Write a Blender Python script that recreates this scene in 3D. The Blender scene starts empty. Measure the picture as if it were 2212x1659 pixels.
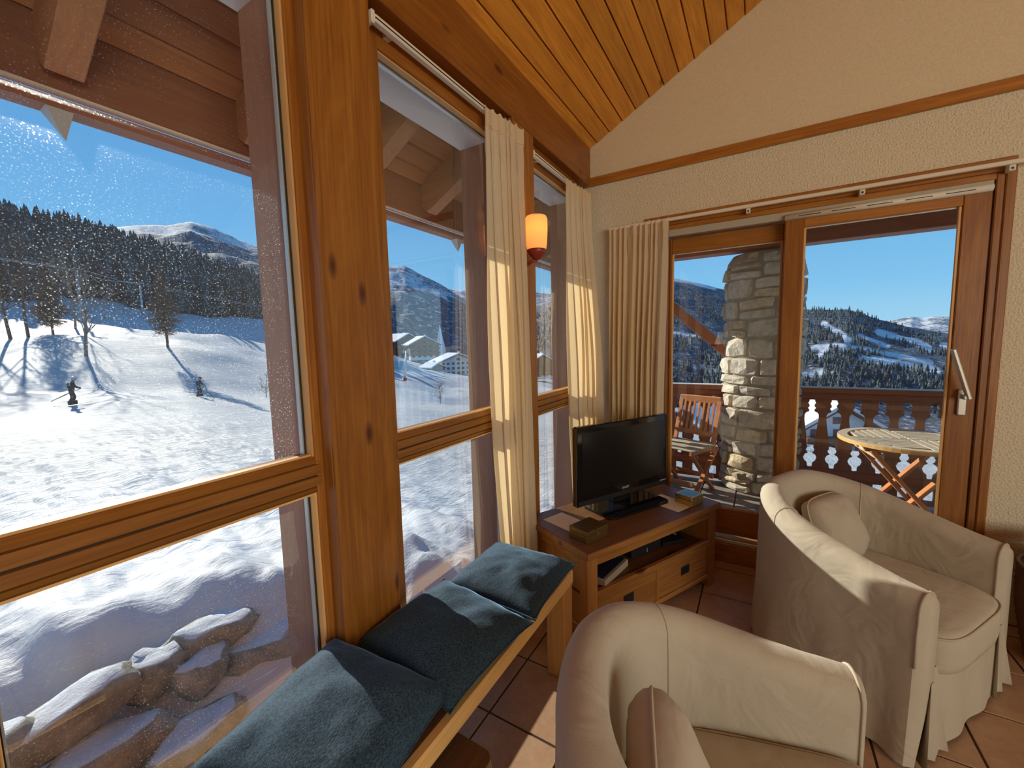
import bpy, bmesh, math, random
from mathutils import Vector, Matrix, noise
random.seed(7)
SC = bpy.context.scene
COL = SC.collection
PI = math.pi

# ------------------------------------------------------------------ camera, sky, sun, exposure
YAW, PITCH, ROLL, FPX = math.radians(-31.1905), math.radians(5.6064), math.radians(1.3974), 887.245
EYE = Vector((0.0, 0.0, 1.45))
def camera_axes():
    sa, ca, sb, cb = math.sin(YAW), math.cos(YAW), math.sin(PITCH), math.cos(PITCH)
    f = Vector((sa * cb, ca * cb, -sb)); r = Vector((ca, -sa, 0)); d = f.cross(r)
    c, s = math.cos(ROLL), math.sin(ROLL)
    return c * r + s * d, -s * r + c * d, f
_r, _d, _f = camera_axes()
cam_data = bpy.data.cameras.new('camera'); cam = bpy.data.objects.new('camera', cam_data); COL.objects.link(cam)
m = Matrix((_r, -_d, -_f)).transposed().to_4x4(); m.translation = EYE
cam.matrix_world = m
cam_data.sensor_fit = 'HORIZONTAL'; cam_data.sensor_width = 36.0; cam_data.lens = FPX / 2212 * 36.0
cam_data.clip_start = 0.05; cam_data.clip_end = 30000
SC.camera = cam
SC.view_settings.view_transform = 'Standard'; SC.view_settings.look = 'None'
SC.view_settings.gamma = 1.0; SC.view_settings.use_curve_mapping = False
SC.view_settings.exposure = 0.0
SC.cycles.max_bounces = 10; SC.cycles.diffuse_bounces = 5; SC.cycles.glossy_bounces = 4
SC.cycles.transparent_max_bounces = 24; SC.cycles.transmission_bounces = 6
SC.cycles.sample_clamp_indirect = 6.0
SC.cycles.caustics_reflective = False; SC.cycles.caustics_refractive = False
SC.cycles.use_denoising = True

SUN_DIR = Vector((-0.906, 0.176, 0.390)).normalized()      # towards the sun
SUN_STRENGTH = 7.0
W = bpy.data.worlds.new('sky'); SC.world = W; W.use_nodes = True
wt = W.node_tree; wt.nodes.clear()
wo = wt.nodes.new('ShaderNodeOutputWorld'); wb = wt.nodes.new('ShaderNodeBackground')
wc = wt.nodes.new('ShaderNodeTexCoord'); ws = wt.nodes.new('ShaderNodeSeparateXYZ'); wr = wt.nodes.new('ShaderNodeValToRGB')
wt.links.new(wc.outputs['Generated'], ws.inputs[0]); wt.links.new(ws.outputs['Z'], wr.inputs[0])
wt.links.new(wr.outputs[0], wb.inputs[0]); wt.links.new(wb.outputs[0], wo.inputs[0])
_e = wr.color_ramp.elements
_e[0].position = 0.0; _e[0].color = (0.42, 0.75, 0.97, 1)
_e[1].position = 1.0; _e[1].color = (0.06, 0.22, 0.58, 1)
for p, c in ((0.10, (0.24, 0.60, 0.95)), (0.25, (0.15, 0.46, 0.85)), (0.5, (0.10, 0.33, 0.72))):
    q = _e.new(p); q.color = (*c, 1)
wb.inputs[1].default_value = 1.0
sun_l = bpy.data.lights.new('sun', 'SUN'); sun_l.energy = SUN_STRENGTH; sun_l.angle = math.radians(0.55); sun_l.color = (1.0, 0.93, 0.80)
sun = bpy.data.objects.new('sun', sun_l); COL.objects.link(sun)
sun.rotation_euler = SUN_DIR.to_track_quat('Z', 'Y').to_euler(); sun.location = (-6, 2, 8)
# added warm fill light, set at an opening of the unseen side wall
def area(name, loc, target, sx, sy, power, color):
    l = bpy.data.lights.new(name, 'AREA'); l.shape = 'RECTANGLE'; l.size = sx; l.size_y = sy; l.energy = power; l.color = color
    o = bpy.data.objects.new(name, l); COL.objects.link(o); o.location = loc
    o.rotation_euler = (Vector(target) - Vector(loc)).to_track_quat('-Z', 'Y').to_euler()
    return o
area('side_fill_light', (4.35, -1.9, 1.75), (0.2, 0.9, 1.3), 4.2, 2.1, 160, (1.0, 0.90, 0.69))

# ------------------------------------------------------------------ helpers: objects
def prop(o, label=None, cat=None, group=None, kind=None):
    if label: o['label'] = label
    if cat: o['category'] = cat
    if group: o['group'] = group
    if kind: o['kind'] = kind
    return o
def link(o, parent=None):
    COL.objects.link(o)
    if parent is not None: o.parent = parent
    return o
def empty(name, label, cat, loc=(0, 0, 0), rz=0.0, group=None, kind=None):
    o = bpy.data.objects.new(name, None); o.empty_display_size = 0.05
    link(o); o.location = loc; o.rotation_euler = (0, 0, rz)
    return prop(o, label, cat, group, kind)
def mesh_obj(name, me, mats, parent=None, smooth=False):
    if not isinstance(mats, (list, tuple)): mats = [mats]
    if len(me.materials) == 0:
        for mm in mats: me.materials.append(mm)
    if smooth:
        for p in me.polygons: p.use_smooth = True
    o = bpy.data.objects.new(name, me)
    return link(o, parent)
def from_bm(name, bm, mats, parent=None, smooth=False):
    bm.normal_update(); me = bpy.data.meshes.new(name); bm.to_mesh(me); bm.free()
    return mesh_obj(name, me, mats, parent, smooth)
def from_py(name, v, f, mats, parent=None, smooth=False):
    me = bpy.data.meshes.new(name); me.from_pydata([tuple(p) for p in v], [], f); me.update()
    return mesh_obj(name, me, mats, parent, smooth)
def bm_box(bm, x0, x1, y0, y1, z0, z1, bev=0.0, mat=None):
    vs = [bm.verts.new(c) for c in ((x0, y0, z0), (x1, y0, z0), (x1, y1, z0), (x0, y1, z0), (x0, y0, z1), (x1, y0, z1), (x1, y1, z1), (x0, y1, z1))]
    fs = [bm.faces.new([vs[i] for i in q]) for q in ((3, 2, 1, 0), (4, 5, 6, 7), (0, 1, 5, 4), (1, 2, 6, 5), (2, 3, 7, 6), (3, 0, 4, 7))]
    if bev > 0:
        es = list({e for f in fs for e in f.edges})
        bmesh.ops.bevel(bm, geom=es, offset=bev, segments=1, affect='EDGES', profile=0.5)
    return vs
def box(name, x0, x1, y0, y1, z0, z1, m, parent=None, bev=0.0):
    bm = bmesh.new()
    bm_box(bm, min(x0, x1), max(x0, x1), min(y0, y1), max(y0, y1), min(z0, z1), max(z0, z1), bev)
    return from_bm(name, bm, m, parent)
def bm_beam(bm, a, b, w, h, up=(0, 0, 1)):
    """a square bar from a to b, w wide (sideways) and h tall"""
    a, b = Vector(a), Vector(b); d = (b - a).normalized(); up = Vector(up)
    s = d.cross(up)
    if s.length < 1e-4: s = d.cross(Vector((0, 1, 0)))
    s.normalize(); u = s.cross(d).normalized()
    vs = []
    for p in (a, b):
        for i, j in ((-1, -1), (1, -1), (1, 1), (-1, 1)):
            vs.append(bm.verts.new(p + s * (w / 2 * i) + u * (h / 2 * j)))
    for q in ((3, 2, 1, 0), (4, 5, 6, 7), (0, 1, 5, 4), (1, 2, 6, 5), (2, 3, 7, 6), (3, 0, 4, 7)):
        bm.faces.new([vs[i] for i in q])
def beam(name, a, b, w, h, m, parent=None, up=(0, 0, 1), bev=0.0):
    bm = bmesh.new(); bm_beam(bm, a, b, w, h, up)
    if bev: bmesh.ops.bevel(bm, geom=list(bm.edges), offset=bev, segments=1, affect='EDGES', profile=0.5)
    bmesh.ops.recalc_face_normals(bm, faces=bm.faces)
    return from_bm(name, bm, m, parent)
def bm_tube(bm, pts, rad, n=8, cap=True):
    pts = [Vector(p) for p in pts]
    if not isinstance(rad, (list, tuple)): rad = [rad] * len(pts)
    rings = []; prev = None
    for i, p in enumerate(pts):
        if i == 0: t = pts[1] - p
        elif i == len(pts) - 1: t = p - pts[i - 1]
        else: t = (pts[i + 1] - pts[i - 1])
        t.normalize()
        if prev is None:
            a = t.cross(Vector((0, 0, 1)))
            if a.length < 1e-3: a = t.cross(Vector((0, 1, 0)))
        else:
            a = prev - t * prev.dot(t)
            if a.length < 1e-5: a = t.cross(Vector((0.3, 1, 0.2)))
        a.normalize(); prev = a; b = t.cross(a)
        rings.append([bm.verts.new(p + (a * math.cos(2 * PI * k / n) + b * math.sin(2 * PI * k / n)) * rad[i]) for k in range(n)])
    for i in range(len(rings) - 1):
        for k in range(n):
            bm.faces.new((rings[i][k], rings[i][(k + 1) % n], rings[i + 1][(k + 1) % n], rings[i + 1][k]))
    if cap and n > 2:
        bm.faces.new(rings[0][::-1]); bm.faces.new(rings[-1])
def tube(name, pts, rad, m, parent=None, n=8):
    bm = bmesh.new(); bm_tube(bm, pts, rad, n)
    return from_bm(name, bm, m, parent, smooth=True)
def bm_lathe(bm, prof, n=24, c=(0, 0, 0)):
    rings = []
    for r, z in prof:
        rings.append([bm.verts.new((c[0] + r * math.cos(2 * PI * k / n), c[1] + r * math.sin(2 * PI * k / n), c[2] + z)) for k in range(n)])
    for i in range(len(rings) - 1):
        for k in range(n):
            bm.faces.new((rings[i][k], rings[i][(k + 1) % n], rings[i + 1][(k + 1) % n], rings[i + 1][k]))
    return rings
def lathe(name, prof, m, parent=None, n=24, c=(0, 0, 0), smooth=True, cap=True):
    bm = bmesh.new(); r = bm_lathe(bm, prof, n, c)
    if cap: bm.faces.new(r[0][::-1]); bm.faces.new(r[-1])
    return from_bm(name, bm, m, parent, smooth)
def prism(name, poly, axis, a, b, m, parent=None, bev=0.0):
    """polygon in the two remaining axes (in x,y,z order), extruded along axis from a to b"""
    bm = bmesh.new()
    def put(p, t):
        q = list(p); q.insert('xyz'.index(axis), t); return bm.verts.new(q)
    v0 = [put(p, a) for p in poly]; v1 = [put(p, b) for p in poly]
    n = len(poly)
    bm.faces.new(v0); bm.faces.new(v1[::-1])
    for i in range(n): bm.faces.new((v0[i], v1[i], v1[(i + 1) % n], v0[(i + 1) % n]))
    bmesh.ops.recalc_face_normals(bm, faces=bm.faces)
    if bev: bmesh.ops.bevel(bm, geom=list(bm.edges), offset=bev, segments=1, affect='EDGES', profile=0.5)
    return from_bm(name, bm, m, parent)
def grid_mesh(name, nu, nv, fn, mats, parent=None, smooth=True, wrap=False):
    v = [fn(i / (nu - (0 if wrap else 1)), j / (nv - 1)) for j in range(nv) for i in range(nu)]
    f = []
    for j in range(nv - 1):
        for i in range(nu if wrap else nu - 1):
            i2 = (i + 1) % nu
            f.append((j * nu + i, j * nu + i2, (j + 1) * nu + i2, (j + 1) * nu + i))
    return from_py(name, v, f, mats, parent, smooth)
def copy_obj(o, parent=None, loc=None, rot=None, name=None):
    c = o.copy(); link(c)
    if name: c.name = name
    c.parent = parent
    if loc is not None: c.location = loc
    if rot is not None: c.rotation_euler = rot
    return c
def lerp(a, b, t): return a + (b - a) * t
def smooth01(t):
    t = max(0.0, min(1.0, t)); return t * t * (3 - 2 * t)
def interp(x, xs, ys):
    if x <= xs[0]: return ys[0]
    for i in range(len(xs) - 1):
        if x <= xs[i + 1]:
            return lerp(ys[i], ys[i + 1], (x - xs[i]) / (xs[i + 1] - xs[i]))
    return ys[-1]
def fbm(p, oct=4):
    s, a, q = 0.0, 1.0, Vector(p)
    for _ in range(oct):
        s += a * noise.noise(q); q = q * 2.03 + Vector((3.1, 1.7, 5.3)); a *= 0.5
    return s

# ------------------------------------------------------------------ helpers: materials
class NT:
    def __init__(s, name):
        s.m = bpy.data.materials.new(name); s.m.use_nodes = True
        s.t = s.m.node_tree; s.t.nodes.clear()
        s.out = s.t.nodes.new('ShaderNodeOutputMaterial')
    def n(s, typ, ins=None, **props):
        nd = s.t.nodes.new('ShaderNode' + typ)
        for k, v in props.items(): setattr(nd, k, v)
        for k, v in (ins or {}).items():
            if hasattr(v, 'is_linked'): s.t.links.new(v, nd.inputs[k])
            else: nd.inputs[k].default_value = v
        return nd
    def ramp(s, fac, stops, interp='LINEAR'):
        nd = s.t.nodes.new('ShaderNodeValToRGB'); nd.color_ramp.interpolation = interp
        e = nd.color_ramp.elements
        while len(e) < len(stops): e.new(0.5)
        for i, (p, c) in enumerate(stops):
            e[i].position = p; e[i].color = (*c, 1) if len(c) == 3 else c
        s.t.links.new(fac, nd.inputs[0]); return nd.outputs[0]
    def math(s, op, a, b=0.0, c=None):
        ins = {0: a, 1: b}
        if c is not None: ins[2] = c
        return s.n('Math', ins, operation=op).outputs[0]
    def mix(s, fac, a, b, blend='MIX'):
        nd = s.t.nodes.new('ShaderNodeMix'); nd.data_type = 'RGBA'; nd.blend_type = blend
        for k, v in ((0, fac), (6, a), (7, b)):
            if hasattr(v, 'is_linked'): s.t.links.new(v, nd.inputs[k])
            else: nd.inputs[k].default_value = v if k == 0 else ((*v, 1) if len(v) == 3 else v)
        return nd.outputs[2]
    def coords(s, scale=(1, 1, 1), rnd=True):
        tc = s.n('TexCoord').outputs['Object']
        if rnd:
            r = s.n('ObjectInfo').outputs['Random']
            off = s.n('VectorMath', {0: (37.0, 21.0, 53.0), 'Scale': r}, operation='SCALE').outputs[0]
            tc = s.n('VectorMath', {0: tc, 1: off}, operation='ADD').outputs[0]
        return s.n('Mapping', {'Vector': tc, 'Scale': scale}).outputs[0]
    def bump(s, h, strength=0.3, dist=0.01):
        return s.n('Bump', {'Height': h, 'Strength': strength, 'Distance': dist}).outputs[0]
    def bsdf(s, col, rough=0.5, normal=None, **ins):
        d = {'Base Color': col if hasattr(col, 'is_linked') else (*col, 1), 'Roughness': rough}
        d.update(ins)
        if normal is not None: d['Normal'] = normal
        return s.n('BsdfPrincipled', d).outputs[0]
    def done(s, shader):
        s.t.links.new(shader, s.out.inputs[0]); return s.m

def plain(name, col, rough=0.5, metal=0.0, **ins):
    t = NT(name); return t.done(t.bsdf(col, rough, None, Metallic=metal, **ins))
def wood(name, light, dark, knot, axis='z', rough=0.42, knots=True, grain=1.0, var=0.25, bumpy=0.25, rnd=True):
    t = NT(name)
    def sc(al, ac): return tuple(al if a == axis else ac for a in 'xyz')
    big = t.n('TexNoise', {'Vector': t.coords(sc(0.9, 9 * grain), rnd), 'Scale': 1.0, 'Detail': 4, 'Roughness': 0.6, 'Distortion': 0.8}).outputs[0]
    ringv = t.math('FRACT', t.math('MULTIPLY', big, 5.0))
    ringv = t.math('ABSOLUTE', t.math('SUBTRACT', ringv, 0.5))
    fine = t.n('TexNoise', {'Vector': t.coords(sc(3.0, 140 * grain), rnd), 'Scale': 1.0, 'Detail': 3}).outputs[0]
    f = t.math('ADD', t.math('MULTIPLY', ringv, 0.42), t.math('ADD', t.math('MULTIPLY', fine, 0.62), 0.03))
    col = t.ramp(f, [(0.15, dark), (0.72, light)])
    rv = t.n('ObjectInfo').outputs['Random']
    tone = t.math('ADD', t.math('MULTIPLY', rv, var), 1.0 - var / 2)
    if not rnd: tone = 1.0
    big2 = t.n('TexNoise', {'Vector': t.coords(sc(0.35, 2.2), rnd), 'Scale': 1.0, 'Detail': 2}).outputs[0]
    tone = t.math('MULTIPLY', tone, t.math('ADD', t.math('MULTIPLY', big2, 0.45), 0.78))
    col = t.n('VectorMath', {0: col, 'Scale': tone}, operation='SCALE').outputs[0]
    if knots:
        vo = t.n('TexVoronoi', {'Vector': t.coords(sc(2.4, 6.0), rnd), 'Scale': 1.0, 'Randomness': 1.0}, feature='F1').outputs['Distance']
        k = t.ramp(vo, [(0.055, (1, 1, 1)), (0.12, (0, 0, 0))])
        col = t.mix(t.math('MULTIPLY', k, 0.92), col, knot)
    nrm = t.bump(f, bumpy, 0.002)
    return t.done(t.bsdf(col, rough, nrm))

M = {}
M['pine_z'] = wood('pine_upright', (0.37, 0.150, 0.022), (0.185, 0.055, 0.006), (0.06, 0.015, 0.006), 'z', 0.40)
M['pine_y'] = wood('pine_along_window', (0.36, 0.132, 0.020), (0.18, 0.050, 0.006), (0.06, 0.015, 0.006), 'y', 0.40)
M['reveal'] = wood('outer_reveal_stain', (0.50, 0.24, 0.15), (0.36, 0.155, 0.09), (0.05, 0.015, 0.01), 'z', 0.55, knots=False)
M['pine_x'] = wood('pine_along_gable', (0.45, 0.185, 0.030), (0.23, 0.075, 0.010), (0.06, 0.015, 0.006), 'x', 0.40)
M['bead'] = wood('pale_bead', (0.80, 0.50, 0.20), (0.62, 0.33, 0.11), (0.1, 0.03, 0.01), 'z', 0.5, knots=False)
M['bead_y'] = wood('pale_bead_level', (0.80, 0.50, 0.20), (0.62, 0.33, 0.11), (0.1, 0.03, 0.01), 'y', 0.5, knots=False)
M['plank'] = wood('ceiling_pine', (0.74, 0.33, 0.040), (0.44, 0.155, 0.014), (0.10, 0.025, 0.008), 'y', 0.45, var=0.22)
M['rail_wood'] = wood('transom_pine', (0.33, 0.140, 0.028), (0.17, 0.058, 0.010), (0.08, 0.02, 0.01), 'y', 0.36, knots=False)
M['ext_red'] = wood('exterior_stain_upright', (0.38, 0.15, 0.075), (0.25, 0.088, 0.045), (0.05, 0.015, 0.01), 'z', 0.5, knots=False)
M['ext_red_x'] = wood('exterior_stain_level', (0.42, 0.125, 0.055), (0.27, 0.070, 0.030), (0.05, 0.015, 0.01), 'x', 0.5)
M['ext_soffit'] = wood('soffit_board', (0.44, 0.225, 0.095), (0.30, 0.14, 0.055), (0.1, 0.03, 0.015), 'y', 0.55)
M['ext_fascia'] = wood('fascia_board', (0.30, 0.125, 0.060), (0.20, 0.078, 0.038), (0.06, 0.02, 0.01), 'y', 0.55)
M['ext_rafter'] = wood('rafter_wood', (0.46, 0.23, 0.10), (0.32, 0.145, 0.06), (0.1, 0.03, 0.015), 'x', 0.55)
M['teak'] = wood('teak_x', (0.60, 0.25, 0.09), (0.40, 0.14, 0.045), (0.1, 0.03, 0.015), 'x', 0.5, knots=False, bumpy=0.1)
M['teak_z'] = wood('teak_z', (0.62, 0.25, 0.085), (0.42, 0.14, 0.04), (0.1, 0.03, 0.015), 'z', 0.5, knots=False, bumpy=0.1)
M['teak_grey'] = wood('weathered_teak', (0.56, 0.48, 0.34), (0.38, 0.31, 0.21), (0.2, 0.1, 0.05), 'x', 0.6, knots=False, bumpy=0.1)
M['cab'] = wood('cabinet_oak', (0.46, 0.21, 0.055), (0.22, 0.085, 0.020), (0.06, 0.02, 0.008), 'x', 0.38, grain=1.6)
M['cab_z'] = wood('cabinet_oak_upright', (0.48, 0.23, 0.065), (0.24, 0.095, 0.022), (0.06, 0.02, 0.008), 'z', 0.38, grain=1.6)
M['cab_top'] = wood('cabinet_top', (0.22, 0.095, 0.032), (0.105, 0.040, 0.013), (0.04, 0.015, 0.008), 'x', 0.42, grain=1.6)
M['bench_edge'] = wood('bench_edge_oak', (0.86, 0.56, 0.22), (0.66, 0.37, 0.12), (0.2, 0.1, 0.04), 'y', 0.42, knots=False)
M['bench_leg'] = wood('bench_leg_oak', (0.80, 0.48, 0.17), (0.60, 0.31, 0.10), (0.2, 0.1, 0.04), 'z', 0.42, knots=False)
M['bench_top'] = wood('bench_top_dark', (0.22, 0.11, 0.05), (0.11, 0.05, 0.022), (0.05, 0.02, 0.01), 'y', 0.32, knots=False, grain=1.5)
M['white_paint'] = plain('white_paint', (0.84, 0.82, 0.79), 0.6)
M['white_plastic'] = plain('white_plastic', (0.74, 0.70, 0.60), 0.4)
M['grey_strip'] = plain('grey_strip', (0.42, 0.39, 0.32), 0.5)
M['dark_strip'] = plain('dark_groove', (0.02, 0.012, 0.008), 0.7)
M['alu'] = plain('aluminium', (0.62, 0.62, 0.58), 0.35, 0.7)
M['spacer'] = plain('glazing_spacer', (0.70, 0.72, 0.72), 0.3, 0.3)
M['rubber'] = plain('black_rubber', (0.015, 0.015, 0.015), 0.6)
M['black_gloss'] = plain('black_gloss', (0.006, 0.006, 0.007), 0.08)
M['black_matt'] = plain('black_matt', (0.012, 0.012, 0.014), 0.45)
M['screen'] = plain('screen', (0.008, 0.007, 0.006), 0.22)
M['logo'] = plain('logo_grey', (0.45, 0.45, 0.45), 0.4)
M['brass'] = plain('brass', (0.55, 0.36, 0.12), 0.3, 0.85)
M['brass_dark'] = plain('dark_brass', (0.16, 0.10, 0.035), 0.35, 0.6)
M['slate'] = plain('box_slate_top', (0.10, 0.14, 0.20), 0.15)
M['paper'] = plain('paper', (0.90, 0.88, 0.74), 0.7)
M['book_edge'] = plain('box_grey_wood', (0.42, 0.36, 0.27), 0.7)
M['navy'] = plain('navy_cloth', (0.012, 0.014, 0.035), 0.7)
M['red_glaze'] = plain('red_bracket', (0.25, 0.03, 0.015), 0.35)
M['iron'] = plain('dark_iron', (0.03, 0.03, 0.032), 0.5, 0.5)
M['helmet'] = plain('helmet_white', (0.6, 0.62, 0.65), 0.4)
M['jacket'] = plain('jacket_black', (0.03, 0.03, 0.035), 0.8)
M['jacket2'] = plain('jacket_grey', (0.05, 0.05, 0.06), 0.8)
M['skin'] = plain('skin', (0.5, 0.28, 0.2), 0.6)
M['steel'] = plain('galvanised_steel', (0.45, 0.48, 0.5), 0.5, 0.4)
M['pylon_red'] = plain('pylon_red', (0.7, 0.05, 0.06), 0.5)
M['wall_white'] = plain('render_white', (0.72, 0.72, 0.70), 0.8)
M['window_dark'] = plain('far_window', (0.05, 0.06, 0.08), 0.2)
M['bark'] = plain('bark', (0.14, 0.085, 0.06), 0.9)
M['bark_pale'] = plain('bark_pale', (0.26, 0.19, 0.14), 0.9)
M['chalet'] = wood('chalet_wood', (0.21, 0.095, 0.06), (0.13, 0.055, 0.035), (0.1, 0.05, 0.03), 'x', 0.8, knots=False)

def plaster():
    t = NT('textured_plaster'); c = t.coords((1, 1, 1), False)
    a = t.n('TexNoise', {'Vector': c, 'Scale': 100.0, 'Detail': 3}).outputs[0]
    b = t.n('TexVoronoi', {'Vector': c, 'Scale': 135.0}, feature='SMOOTH_F1').outputs['Distance']
    h = t.math('ADD', a, b)
    col = t.ramp(a, [(0.3, (0.64, 0.57, 0.42)), (0.7, (0.74, 0.67, 0.51))])
    return t.done(t.bsdf(col, 0.9, t.bump(h, 0.7, 0.0055)))
M['plaster'] = plaster()
def plaster_soft():
    t = NT('fine_plaster'); c = t.coords((1, 1, 1), False)
    a = t.n('TexNoise', {'Vector': c, 'Scale': 130.0, 'Detail': 3}).outputs[0]
    col = t.ramp(a, [(0.3, (0.66, 0.57, 0.40)), (0.7, (0.74, 0.64, 0.46))])
    return t.done(t.bsdf(col, 0.9, t.bump(a, 0.5, 0.004)))
M['plaster_soft'] = plaster_soft()
def fabric(name, c1, c2, scale=900, rough=0.95, sheen=0.15, bump=0.35, wr=0.0):
    t = NT(name); c = t.coords((1, 1, 1), False)
    w1 = t.n('TexNoise', {'Vector': t.coords((scale, scale * 0.35, scale), False), 'Scale': 1.0, 'Detail': 1}).outputs[0]
    big = t.n('TexNoise', {'Vector': c, 'Scale': 6.0, 'Detail': 3}).outputs[0]
    col = t.ramp(t.math('ADD', t.math('MULTIPLY', w1, 0.6), t.math('MULTIPLY', big, 0.4)), [(0.3, c1), (0.7, c2)])
    nrm = t.bump(w1, bump, 0.001)
    if wr:
        wv = t.n('TexNoise', {'Vector': c, 'Scale': 7.0, 'Detail': 2, 'Distortion': 1.5}).outputs[0]
        nrm = t.n('Bump', {'Height': wv, 'Strength': wr, 'Distance': 0.03, 'Normal': nrm}).outputs[0]
    return t.done(t.bsdf(col, rough, nrm, **{'Sheen Weight': sheen}))
M['linen'] = fabric('armchair_linen', (0.43, 0.385, 0.30), (0.53, 0.48, 0.385), wr=0.25)
M['linen_seam'] = fabric('armchair_piping', (0.42, 0.37, 0.29), (0.52, 0.46, 0.37))
M['velvet'] = fabric('velvet_blue', (0.008, 0.014, 0.028), (0.022, 0.035, 0.058), 700, 0.9, 0.6, 0.5, wr=0.3)
def velvet():
    t = NT('blue_velvet'); c = t.coords((1, 1, 1), True)
    w1 = t.n('TexNoise', {'Vector': t.coords((420, 160, 420), True), 'Scale': 1.0, 'Detail': 1}).outputs[0]
    wv = t.n('TexNoise', {'Vector': c, 'Scale': 9.0, 'Detail': 3, 'Distortion': 1.0}).outputs[0]
    col = t.ramp(w1, [(0.35, (0.008, 0.024, 0.048)), (0.7, (0.046, 0.108, 0.170))])
    nrm = t.bump(w1, 0.6, 0.0015)
    nrm = t.n('Bump', {'Height': wv, 'Strength': 0.25, 'Distance': 0.02, 'Normal': nrm}).outputs[0]
    return t.done(t.bsdf(col, 0.9, nrm, **{'Sheen Weight': 1.0, 'Sheen Roughness': 0.28, 'Sheen Tint': (0.36, 0.66, 1.0, 1)}))
M['velvet'] = velvet()
def curtain_mat():
    t = NT('cream_curtain')
    w1 = t.n('TexNoise', {'Vector': t.coords((500, 500, 120), False), 'Scale': 1.0, 'Detail': 1}).outputs[0]
    col = t.ramp(w1, [(0.3, (0.76, 0.64, 0.46)), (0.7, (0.86, 0.75, 0.57))])
    d = t.n('BsdfDiffuse', {'Color': col}).outputs[0]; tr = t.n('BsdfTranslucent', {'Color': (0.86, 0.70, 0.42, 1)}).outputs[0]
    return t.done(t.n('MixShader', {0: 0.42, 1: d, 2: tr}).outputs[0])
M['curtain'] = curtain_mat()
def glass(name, refl=1.0, dust=0.0):
    t = NT(name)
    tr = t.n('BsdfTransparent', {'Color': (0.97, 0.985, 0.98, 1)}).outputs[0]
    gl = t.n('BsdfGlossy', {'Color': (1, 1, 1, 1), 'Roughness': 0.0}).outputs[0]
    fr = t.n('Fresnel', {'IOR': 1.5}).outputs[0]
    fr = t.math('MINIMUM', t.math('MULTIPLY', fr, 1.75 * refl), 1.0)
    sh = t.n('MixShader', {0: fr, 1: tr, 2: gl}).outputs[0]
    if dust > 0:
        c = t.coords((1, 1, 1), False)
        vo = t.n('TexVoronoi', {'Vector': c, 'Scale': 150.0, 'Randomness': 1.0}, feature='F1').outputs['Distance']
        sp = t.ramp(vo, [(0.09, (1, 1, 1)), (0.20, (0, 0, 0))])
        cl = t.n('TexNoise', {'Vector': c, 'Scale': 5.0, 'Detail': 5, 'Roughness': 0.65}).outputs[0]
        cl = t.ramp(cl, [(0.38, (0, 0, 0)), (0.62, (1, 1, 1))])
        fine = t.n('TexNoise', {'Vector': c, 'Scale': 260.0, 'Detail': 1}).outputs[0]
        fine = t.ramp(fine, [(0.60, (0, 0, 0)), (0.68, (1, 1, 1))])
        mask = t.math('ADD', t.math('MULTIPLY', sp, t.math('MULTIPLY', cl, 0.55)), t.math('MULTIPLY', fine, t.math('MULTIPLY', cl, 0.16)))
        mask = t.math('MINIMUM', t.math('MULTIPLY', t.math('ADD', mask, 0.015), dust), 1.0)
        du = t.n('BsdfTranslucent', {'Color': (0.9, 0.92, 0.95, 1)}).outputs[0]
        rf = t.n('BsdfRefraction', {'Color': (1, 1, 1, 1), 'Roughness': 0.75, 'IOR': 1.12}).outputs[0]
        du = t.n('MixShader', {0: 0.30, 1: du, 2: rf}).outputs[0]
        sh = t.n('MixShader', {0: mask, 1: sh, 2: du}).outputs[0]
    return t.done(sh)
M['glass'] = glass('window_glass', 1.2, 0.10)
M['glass_low'] = glass('lower_window_glass', 0.95, 0.30)
M['glass_dusty'] = glass('dusty_window_glass', 0.75, 1.15)
def clear():
    t = NT('glass_outer_face'); return t.done(t.n('BsdfTransparent', {'Color': (0.99, 1, 0.995, 1)}).outputs[0])
M['clear'] = clear()
def tile_mat(name, c1, c2, rough):
    t = NT(name); c = t.coords((1, 1, 1), True)
    a = t.n('TexNoise', {'Vector': c, 'Scale': 9.0, 'Detail': 5, 'Roughness': 0.65}).outputs[0]
    b = t.n('TexNoise', {'Vector': c, 'Scale': 60.0, 'Detail': 2}).outputs[0]
    col = t.ramp(t.math('ADD', t.math('MULTIPLY', a, 0.75), t.math('MULTIPLY', b, 0.25)), [(0.32, c1), (0.68, c2)])
    return t.done(t.bsdf(col, rough, t.bump(b, 0.15, 0.002)))
M['tile'] = tile_mat('terracotta_tile', (0.36, 0.215, 0.130), (0.50, 0.325, 0.205), 0.38)
M['grout'] = plain('grout', (0.06, 0.04, 0.032), 0.9)
M['deck_tile'] = tile_mat('balcony_tile', (0.21, 0.18, 0.16), (0.32, 0.28, 0.25), 0.7)
M['deck_grout'] = plain('balcony_grout', (0.03, 0.028, 0.028), 0.9)
def stone():
    t = NT('pale_limestone'); c = t.coords((1, 1, 1), True)
    a = t.n('TexNoise', {'Vector': c, 'Scale': 14.0, 'Detail': 6, 'Roughness': 0.7}).outputs[0]
    b = t.n('TexNoise', {'Vector': c, 'Scale': 3.0, 'Detail': 3}).outputs[0]
    col = t.ramp(a, [(0.28, (0.40, 0.36, 0.29)), (0.5, (0.66, 0.61, 0.53)), (0.72, (0.80, 0.77, 0.70))])
    rv = t.n('ObjectInfo').outputs['Random']
    warm = t.ramp(rv, [(0.0, (0.95, 0.93, 0.9)), (0.6, (1, 0.97, 0.9)), (0.9, (1.0, 0.86, 0.62)), (1.0, (0.75, 0.72, 0.68))])
    col = t.mix(1.0, col, warm, 'MULTIPLY')
    return t.done(t.bsdf(col, 0.9, t.bump(t.math('ADD', a, t.math('MULTIPLY', b, 0.5)), 0.8, 0.025)))
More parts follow.
